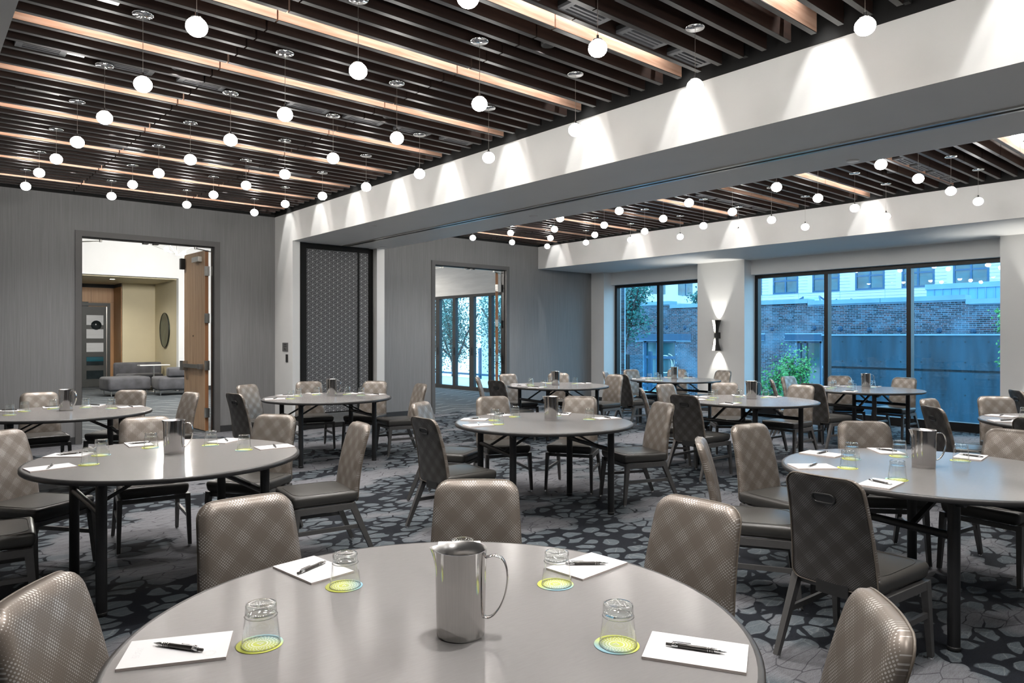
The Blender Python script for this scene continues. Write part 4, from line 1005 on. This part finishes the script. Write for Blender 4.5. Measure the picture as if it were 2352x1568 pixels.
# folding glass wall of the lobby, parallel to the window wall
XG = 12.22
fg = MB().box(XG, XG + 0.1, YW + 0.15, YL, 2.71, 4.12)
struct('wall_lobby_right', fg, M['plaster'])
fw = struct('window_3', MB().box(XG - 0.01, XG + 0.1, YW + 0.15, YL, 2.63, 2.71).box(XG - 0.02, XG + 0.1, YW + 0.15, YL, 0, 0.10), M['bronze'])
yy = 13.0
mys = [aty(0, 0, 1).y] and [atx(p_, 774, XG).y for p_ in (1005.5, 1042, 1083, 1126, 1171)]
step = (mys[0] - mys[3]) / 3
lines = [mys[3] + step * i for i in range(-3, 8)]
for i, y in enumerate(lines):
    if YW + 0.2 < y < YL - 0.1:
        wd = 0.10 if i % 2 == 0 else 0.07
        MB().box(XG - 0.01, XG + 0.09, y - wd, y + wd, 0.10, 2.63).build('stile', M['bronze'], fw)
        MB().cyl((XG - 0.04, y - 0.03, 0.98), (XG - 0.04, y - 0.03, 1.2), 0.012, n=8).build('handle', M['plastic'], fw)
for y0, y1 in zip(lines, lines[1:]):
    if y1 > YW + 0.2 and y0 < YL: MB().box(XG + 0.04, XG + 0.046, max(y0 + 0.07, YW + 0.16), min(y1 - 0.07, YL), 0.10, 2.63).build('pane', M['pane_b'], fw)

# ================================================================== outdoors
struct('floor_terrace', MB().box(XG + 0.11, 16.2, YW + 0.4, 30, -0.2, -0.02), M['terrace'])
struct('floor_yard', MB().box(13.2, 90, -40, 70, -4.2, -4.0), M['asphalt'])
# terrace railing
rl = empty('terrace_railing', (16.0, 12, 0)); tag(rl, 'blue steel terrace railing with posts outside the glass doors', 'railing')
for y in [0.6 + 1.55 * i for i in range(11)]: MB().box(-0.045, 0.045, y - 0.045, y + 0.045, -0.02, 1.1).build('post', M['steel_blue'], rl)
MB().box(-0.03, 0.03, 0.3, 16.5, 0.10, 0.17).build('bottom_rail', M['steel_blue'], rl)
# glass guard post outside the narrow window
gd = empty('glass_guard', (14.2, 12.0, 0)); tag(gd, 'glass guard with dark steel post outside the narrow window', 'railing')
pg = aty(1440, 815, 12.0)
gp_ = atx(1440.5, 813, 14.6); gd.location = (14.6, gp_.y, 0)
MB().box(-0.05, 0.05, -0.05, 0.05, -1.0, gp_.z).build('post', M['mullion'], gd)
MB().box(-0.006, 0.006, -1.2, -0.05, -1.0, gp_.z - 0.02).build('pane', M['pane'], gd)
# near dark brick pier seen at the window's left edge
npx = empty('brick_pier', (0, 0, 0)); tag(npx, 'dark blue brick pier right outside the narrow window, left edge', 'pillar')
ya, yb = atx(1421, 774, 14.0).y, atx(1434.5, 774, 14.0).y
MB().box(14.0, 14.04, yb, ya + 1.2, -4, 4.5).build('core', M['mortar'], npx)
zz = -0.6; r_ = 0
bk1 = MB().box(-0.012, 0, 0, 0.195, 0, 0.058).mesh('brick', M['brick'])
while zz < 3.0:
    for j in range(3):
        o = link('brick', bk1, npx); o.location = (14.0, yb + j * 0.205 - (0.1 if r_ % 2 else 0) + 0.0, zz)
        if o.location.y < yb - 0.001: o.location.y = yb; o.scale = (1, 0.5, 1)
    zz += 0.068 * 3.2 / 3.2; r_ += 1
# brick building across the yard (wall face at x = 28)
XK = 28.0
bd = empty('brick_building', (XK, 14.0, -4.0)); tag(bd, 'long weathered brick building with stone coping across the yard', 'building')
bd_off = Vector((-XK, -14.0, 4.0))
def bbox_(name, m_, *a):
    o = MB().box(*a).build(name, m_, bd); o.location = bd_off; return o
def yk(px): return atx(px, 774, XK).y
secs = [(2.0, yk(2220), 2.64), (yk(2220), yk(1858), 2.80), (yk(1858), yk(1541), 2.88), (yk(1541), 32.0, 3.06)]
secs = [(min(a, b_), max(a, b_), z) for a, b_, z in secs]
WINS = [(yk(1887), yk(1829), -0.9, 1.36), (yk(1552), yk(1477), -1.2, 1.34)]
holes = [(min(a, b_), max(a, b_), z0, z1) for a, b_, z0, z1 in WINS]
ys_ = sorted(set([2.0, 32.0] + [q for h_ in holes for q in h_[:2]] + [s_[0] for s_ in secs] + [s_[1] for s_ in secs]))
core = MB()
for a, b_ in zip(ys_, ys_[1:]):
    mid = (a + b_) / 2; top = [s_[2] for s_ in secs if s_[0] <= mid <= s_[1]][0]
    hs = [h_ for h_ in holes if h_[0] <= mid <= h_[1]]
    if hs: core.box(XK + 0.004, XK + 0.4, a, b_, -4, hs[0][2]); core.box(XK + 0.004, XK + 0.4, a, b_, hs[0][3], top)
    else: core.box(XK + 0.004, XK + 0.4, a, b_, -4, top)
core.box(XK + 0.4, XK + 9, 2, 32, -4, 2.5)
o = core.build('wall', M['mortar'], bd); o.location = bd_off
lint = [(yk(1889), yk(1803), 1.36, 1.62), (yk(1757), yk(1700), 1.36, 1.62), (yk(1588), yk(1461), 1.34, 1.66)]
for a, b_, z0, z1 in lint:
    bbox_('lintel', M['steel_blue'], XK - 0.03, XK + 0.05, min(a, b_), max(a, b_), z0, z1); bbox_('lintel_flange', M['coping'], XK - 0.10, XK + 0.02, min(a, b_), max(a, b_), z0 - 0.02, z0)
for a, b_, z in secs:
    n_ = max(1, int((b_ - a) / 2.2)); L_ = (b_ - a) / n_
    for i in range(n_): bbox_('coping_stone', M['coping'], XK - 0.12, XK + 0.5, a + i * L_ + 0.008, a + (i + 1) * L_ - 0.008, z, z + 0.17)
for h_ in holes:
    a, b_, z0, z1 = h_
    bbox_('window_frame', M['ext_frame'], XK + 0.10, XK + 0.16, a, a + 0.12, z0, z1); bbox_('window_frame', M['ext_frame'], XK + 0.10, XK + 0.16, b_ - 0.12, b_, z0, z1)
    bbox_('window_frame', M['ext_frame'], XK + 0.10, XK + 0.16, a, b_, z1 - 0.1, z1); m2 = (a + b_) / 2 + 0.2
    bbox_('window_frame', M['ext_frame'], XK + 0.10, XK + 0.16, m2 - 0.05, m2 + 0.05, z0, z1)
    if h_ is holes[1]: bbox_('window_frame', M['ext_frame'], XK + 0.09, XK + 0.17, a, b_, 0.45, 0.58)
    bbox_('pane', M['ext_glass'], XK + 0.18, XK + 0.2, a, b_, z0, z1)
# moon decal on the far pane
mc = atx(1527, 836, XK + 0.15); arc = [(XK + 0.17, mc.y + 0.42 * math.cos(t), mc.z + 0.42 * math.sin(t)) for t in [R(75 + 215 * i / 20) for i in range(21)]]
arc2 = [(XK + 0.17, mc.y - 0.17 + 0.38 * math.cos(t), mc.z + 0.12 + 0.38 * math.sin(t)) for t in [R(95 + 165 * i / 20) for i in range(21)]]
o = MB().tube(arc, 0.025, 6).tube(arc2, 0.02, 6).build('moon_drawing', M['ink_white'], bd); o.location = bd_off
# wall anchor plates
for px_, py_ in ((1773, 755), (1870, 753), (1930.5, 755), (1996.5, 757), (2066, 757), (2157, 759), (2235.5, 761), (1490, 752), (1531, 752), (1573, 752)):
    p = atx(px_, py_, XK); o = MB().cyl((p.x - 0.05, p.y, p.z), (p.x, p.y, p.z), 0.07, 0.1, 14).cyl((p.x - 0.09, p.y, p.z), (p.x - 0.05, p.y, p.z), 0.035, n=8).build('anchor_plate', M['steel_blue'], bd); o.location = bd_off
# bricks: the nearest 300 one by one, the others joined
bl, bh, jl, jh = 0.200, 0.055, 0.013, 0.0125
cells = []
zz = -1.3; r_ = 0
while zz < 3.05:
    y = 6.6 - (0.1065 if r_ % 2 else 0); half = (r_ % 6 == 5)
    step_ = (bl / 2 + jl) if half else (bl + jl)
    while y < 25.5:
        L_ = bl / 2 if half else bl; mid = y + L_ / 2
        top = [s_[2] for s_ in secs if s_[0] <= mid <= s_[1]][0]
        ok = zz + bh < top; a0, a1 = y, y + L_
        blk = [(h_[0] - 0.01, h_[1] + 0.01) for h_ in holes if h_[2] < zz + bh and zz < h_[3]] + [(min(a, b_), max(a, b_)) for a, b_, z0, z1 in lint if z0 - 0.03 < zz + bh and zz < z1]
        for q0, q1 in blk:
            if q0 < a1 and a0 < q1:
                if a0 < q0: a1 = q0
                elif a1 > q1: a0 = q1
                else: ok = False
        if y < yk(1888) and zz < 1.56: ok = False
        if ok and a1 - a0 > 0.04: cells.append((a0, zz, a1 - a0))
        y += step_
    zz += bh + jh; r_ += 1
cells.sort(key=lambda q: (q[0] - 5) ** 2 + 30 * max(0, 1.9 - q[1]))
b_me = MB().box(0, 0.03, 0, bl, 0, bh).mesh('brick', M['brick'])
for y, z, L_ in cells[:300]:
    o = link('brick', b_me, bd); o.location = (XK - random.uniform(0.0, 0.005), y, z); o.location += bd_off; o.scale.y = L_ / bl
rest = MB()
for y, z, L_ in cells[300:]: x_ = XK - random.uniform(0, 0.005); rest.box(x_, x_ + 0.03, y, y + L_, z, z + bh)
o = rest.build('brickwork', M['brick'], bd); o.location = bd_off; o['kind'] = 'stuff'
# concrete wall in front of the brick
XC = 27.2
cw = empty('concrete_wall', (XC, 9, -4)); tag(cw, 'tall dark blue board-marked concrete wall outside the wide window', 'wall')
cy1 = atx(1889, 774, XC).y; zj = atx(2100, 849, XC).z; ztop = atx(2100, 770.5, XC).z
for z0, z1 in ((-4, zj - 0.04), (zj + 0.04, ztop)):
    MB().box(0, 0.35, -8, cy1 - 9, z0 + 4, z1 + 4).build('panel', M['concrete'], cw)
MB().box(0.05, 0.35, -8, cy1 - 9, zj + 3.96, zj + 4.04).build('joint', M['hole'], cw)
MB().box(-0.03, 0.4, -8, cy1 - 9 + 0.03, ztop + 4, ztop + 4.06).build('cap', M['coping'], cw)
tie = MB().cyl((-0.006, 0, 0), (0.02, 0, 0), 0.026, n=12).mesh('tie_hole', M['hole'])
for py_ in (785, 831, 868, 905):
    for px_ in (1935, 1978, 2023, 2069, 2116, 2166, 2217, 2271):
        p = atx(px_, py_ + (px_ - 2100) * 0.012 * (py_ - 774) / 60, XC); o = link('tie_hole', tie, cw); o.location = (0, p.y - 9, p.z + 4)
# white building far behind
XH = 41.0
wb = empty('white_building', (XH, 12, -4)); tag(wb, 'white clapboard building with dark windows behind the brick wall', 'building')
def wbx(name, m_, x0, x1, y0, y1, z0, z1): return MB().box(x0 - XH, x1 - XH, y0 - 12, y1 - 12, z0 + 4, z1 + 4).build(name, m_, wb)
zl = atx(1850, 672.5, XH).z
wins = [(1775.5, 1833.5, 633), (1866, 1928.5, 627), (1964.5, 2032, 618), (2071, 2147, 610), (2189, 2272.5, 600), (2330, 2420, 590), (1700, 1750, 640)]
wy = [(atx(b_, 700, XH).y, atx(a, 700, XH).y) for a, b_, t in wins]
wbx('wall', M['siding_line'], XH + 0.05, XH + 8, 4, atx(1640, 700, XH).y, -4, 11)
zz = -1.0
bars = MB()
ymax = atx(1640, 700, XH).y
zz = 2.0
while zz < 8.5:
    segs_ = [(4.0, ymax)]
    if zl < zz + 0.1 and zz < zl + 2.3:
        cur = 4.0; segs_ = []
        for a, b_ in sorted(wy):
            if a > cur: segs_.append((cur, a))
            cur = max(cur, b_)
        segs_.append((cur, ymax))
    for a, b_ in segs_: bars.box(0, 0.05, a - 12, b_ - 12, zz + 4, zz + 4 + 0.165)
    zz += 0.18
bars.build('clapboard', M['siding'], wb)['kind'] = 'stuff'
for a, b_ in wy:
    wbx('window_frame', M['ext_frame'], XH - 0.02, XH + 0.06, a, b_, zl, zl + 0.1); wbx('window_frame', M['ext_frame'], XH - 0.02, XH + 0.06, a, b_, zl + 2.2, zl + 2.3)
    for y0 in (a, b_ - 0.1, (a + b_) / 2 - 0.06): wbx('window_frame', M['ext_frame'], XH - 0.02, XH + 0.06, y0, y0 + 0.1, zl + 0.1, zl + 2.2)
    wbx('transom', M['ext_frame'], XH - 0.01, XH + 0.05, a, b_, zl + 0.75, zl + 0.84)
    wbx('pane', M['ext_glass'], XH + 0.03, XH + 0.05, a + 0.1, b_ - 0.1, zl + 0.1, zl + 2.2)
    wbx('side_trim', M['siding'], XH - 0.03, XH, b_, b_ + 0.28, zl, zl + 2.3)
    wbx('joint', M['siding_line'], XH - 0.004, XH, a - 0.03, a, 2, zl)
wbx('ledge_line', M['siding_line'], XH - 0.015, XH, 4, ymax, zl - 0.05, zl - 0.01)
# metal clad volume at the right
mv = empty('metal_clad_wing', (XH - 3, 9, -4)); tag(mv, 'blue standing-seam metal clad roof box beyond the brick parapet', 'building')
xm = XH - 3; y0, y1 = 3.0, atx(2128, 700, xm).y; z1 = atx(2200, 662, xm).z
MB().box(0.02, 2.9, y0 - 9, y1 - 9, 3, z1 + 4).build('wall', M['metal_clad'], mv)
MB().box(-0.05, 2.9, y0 - 9, y1 - 9 + 0.05, z1 + 4, z1 + 4.25).build('fascia', M['coping'], mv)
y = y0
while y < y1: MB().box(-0.02, 0.02, y - 9, y - 9 + 0.03, 3, z1 + 4).build('seam', M['coping'], mv); y += 0.36
# skylights on the brick roof
for i, (px_, w_) in enumerate(((1863, 1.15), (1938, 0.95))):
    p = atx(px_, 690, XK + 4); e = empty('roof_skylight', (XK + 4, p.y, 2.5)); tag(e, 'small pyramid roof skylight behind the parapet, %s' % ('left one' if i == 0 else 'right one'), 'skylight', 'roof skylights')
    zt_ = atx(px_, 681 + 6 * i, XK + 4).z - 2.5; s_ = w_
    pk_ = [(-0.3, -s_ / 3, zt_), (-0.3, s_ / 3, zt_)]
    MB().add([(-s_, -s_, 0), (s_, -s_, 0), (s_, s_, 0), (-s_, s_, 0), (0, -s_ / 3, zt_), (0, s_ / 3, zt_)], [(0, 1, 4), (1, 2, 5, 4), (2, 3, 5), (3, 0, 4, 5)]) if False else None
    mbs = MB(); mbs.add([(-s_, -s_, 0), (s_, -s_, 0), (s_, s_, 0), (-s_, s_, 0), (0, -s_ / 3, zt_), (0, s_ / 3, zt_)], [(0, 1, 4), (1, 2, 5, 4), (2, 3, 5), (3, 0, 4, 5)])
    mbs.build('glazing', M['pane'], e)
    MB().bar((-s_, -s_, 0), (0, -s_ / 3, zt_), 0.06, 0.06).bar((-s_, s_, 0), (0, s_ / 3, zt_), 0.06, 0.06).bar((s_, -s_, 0), (0, -s_ / 3, zt_), 0.06, 0.06).bar((s_, s_, 0), (0, s_ / 3, zt_), 0.06, 0.06).build('glazing_bar', M['ext_frame'], e)
# second white building facing the yard, left window
YH = 44.0
w2 = empty('pale_apartment_building', (50, YH, -4)); tag(w2, 'pale multi-storey building seen through the narrow window', 'building')
MB().box(-9, 30, 0, 8, 0, 18).build('wall', M['siding'], w2)
for zf in (6.2, 9.8, 13.2):
    for i in range(8):
        x = -8 + i * 4.6
        MB().box(x, x + 2.4, -0.05, 0.02, zf, zf + 1.7).build('window', M['ext_glass'], w2)
        MB().box(x + 1.15, x + 1.25, -0.09, -0.05, zf, zf + 1.7).build('window_bar', M['ext_frame'], w2)
    MB().box(-9, 30, -0.03, 0.0, zf - 0.9, zf - 0.8).build('joint', M['siding_line'], w2)
# ---- trees
def tree(name, label, base, h_, centre, rad, nleaf, lm, ls, seed, group=None, nbr=9):
    rnd = random.Random(seed); e = empty(name, base); tag(e, label, 'tree' if h_ > 3 else 'shrub', group)
    c = Vector(centre) - Vector(base)
    tr = MB(); tr.tube([(0, 0, 0), (c.x * 0.15, c.y * 0.15, c.z * 0.4), (c.x * 0.6, c.y * 0.6, c.z * 0.85), tuple(c)], 0.02 * h_, 8)
    tips = []
    for i in range(nbr):
        d = Vector((rnd.uniform(-1, 1) * rad[0], rnd.uniform(-1, 1) * rad[1], rnd.uniform(-0.8, 1) * rad[2])) * 0.85
        st = Vector((c.x * 0.5, c.y * 0.5, c.z * rnd.uniform(0.55, 0.9))); md = (st + c + d) / 2 + Vector((0, 0, 0.1 * rad[2]))
        tr.tube([tuple(st), tuple(md), tuple(c + d)], 0.006 * h_, 6); tips += [c + d, md + d * 0.2, c + d * 0.6]
    tr.build('trunk', M['bark'], e)
    lf = MB()
    for i in range(nleaf):
        t = rnd.choice(tips)
        p = t + Vector((rnd.gauss(0, 0.26) * rad[0], rnd.gauss(0, 0.26) * rad[1], rnd.gauss(0, 0.22) * rad[2]))
        a = Vector((rnd.gauss(0, 1), rnd.gauss(0, 1), rnd.gauss(0, 0.7) - 0.2)).normalized(); b_ = a.cross(Vector((rnd.gauss(0, 1), rnd.gauss(0, 1), rnd.gauss(0, 1)))).normalized()
        L_ = ls * rnd.uniform(0.6, 1.3); W_ = L_ * 0.34; n_ = a.cross(b_) * (L_ * 0.12)
        lf.add([p, p + a * L_ * 0.5 + b_ * W_ + n_, p + a * L_, p + a * L_ * 0.5 - b_ * W_ + n_], [(0, 1, 2, 3)])
    o = lf.build('foliage', lm, e); o['kind'] = 'stuff'
    return e
p = atx(1475, 700, 19.0)
tree('leafy_tree', 'leafy tree hanging into the narrow window, upper left', (19.0, p.y + 1.6, -4.0), 6.5, (19.0, p.y + 0.45, 2.62), (0.5, 0.62, 0.95), 2600, M['leaf_b'], 0.10, 3)
p = atx(1598, 685, 30.5); tree('roof_shrub', 'small shrub growing above the parapet at the narrow window, right edge', (30.5, p.y - 0.3, 2.5), 2.0, (30.5, p.y - 0.3, p.z), (0.5, 0.7, 0.5), 350, M['leaf_b'], 0.16, 11)
for i, (px_, py_, rx, rz_, nl, lab) in enumerate(((1768, 885, 0.50, 0.75, 2000, 'bright green shrub at the left end of the wide window'), (1826, 868, 0.42, 0.82, 2000, 'bright green shrub before the brick window, taller one'), (1868, 905, 0.22, 0.40, 400, 'small bright green shrub right of the taller one'))):
    xs0 = 19.4 + 1.1 * i; p = atx(px_, py_, xs0); tree('green_shrub', lab, (xs0, p.y, -4.0), 4.6, (xs0, p.y, p.z - 0.25), (0.32, rx, rz_ * 1.15), nl, M['leaf_a'], 0.085, 21 + i, 'green shrubs outside')
p = atx(2296, 735, 20.0); tree('green_bush', 'bright green bush at the right edge of the wide window', (20.0, p.y - 0.2, -4.0), 5.5, (20.0, p.y - 0.25, p.z + 0.05), (0.4, 0.30, 0.36), 900, M['leaf_a'], 0.085, 31)
for i, (y, x, rz_, s_) in enumerate(((19.4, 20.2, 2.0, 41), (23.4, 19.8, 2.1, 42), (27.4, 20.0, 2.2, 43), (31.4, 20.2, 2.3, 44))):
    tree('terrace_tree', 'dense bluish green tree beyond the terrace railing, %s from the doorway right side' % ORD[i], (x, y, -4.0), 7.5, (x, y, 2.1), (1.3, 1.35, rz_), 9500, M['leaf_b'], 0.09, s_, 'trees beyond the terrace', 14)
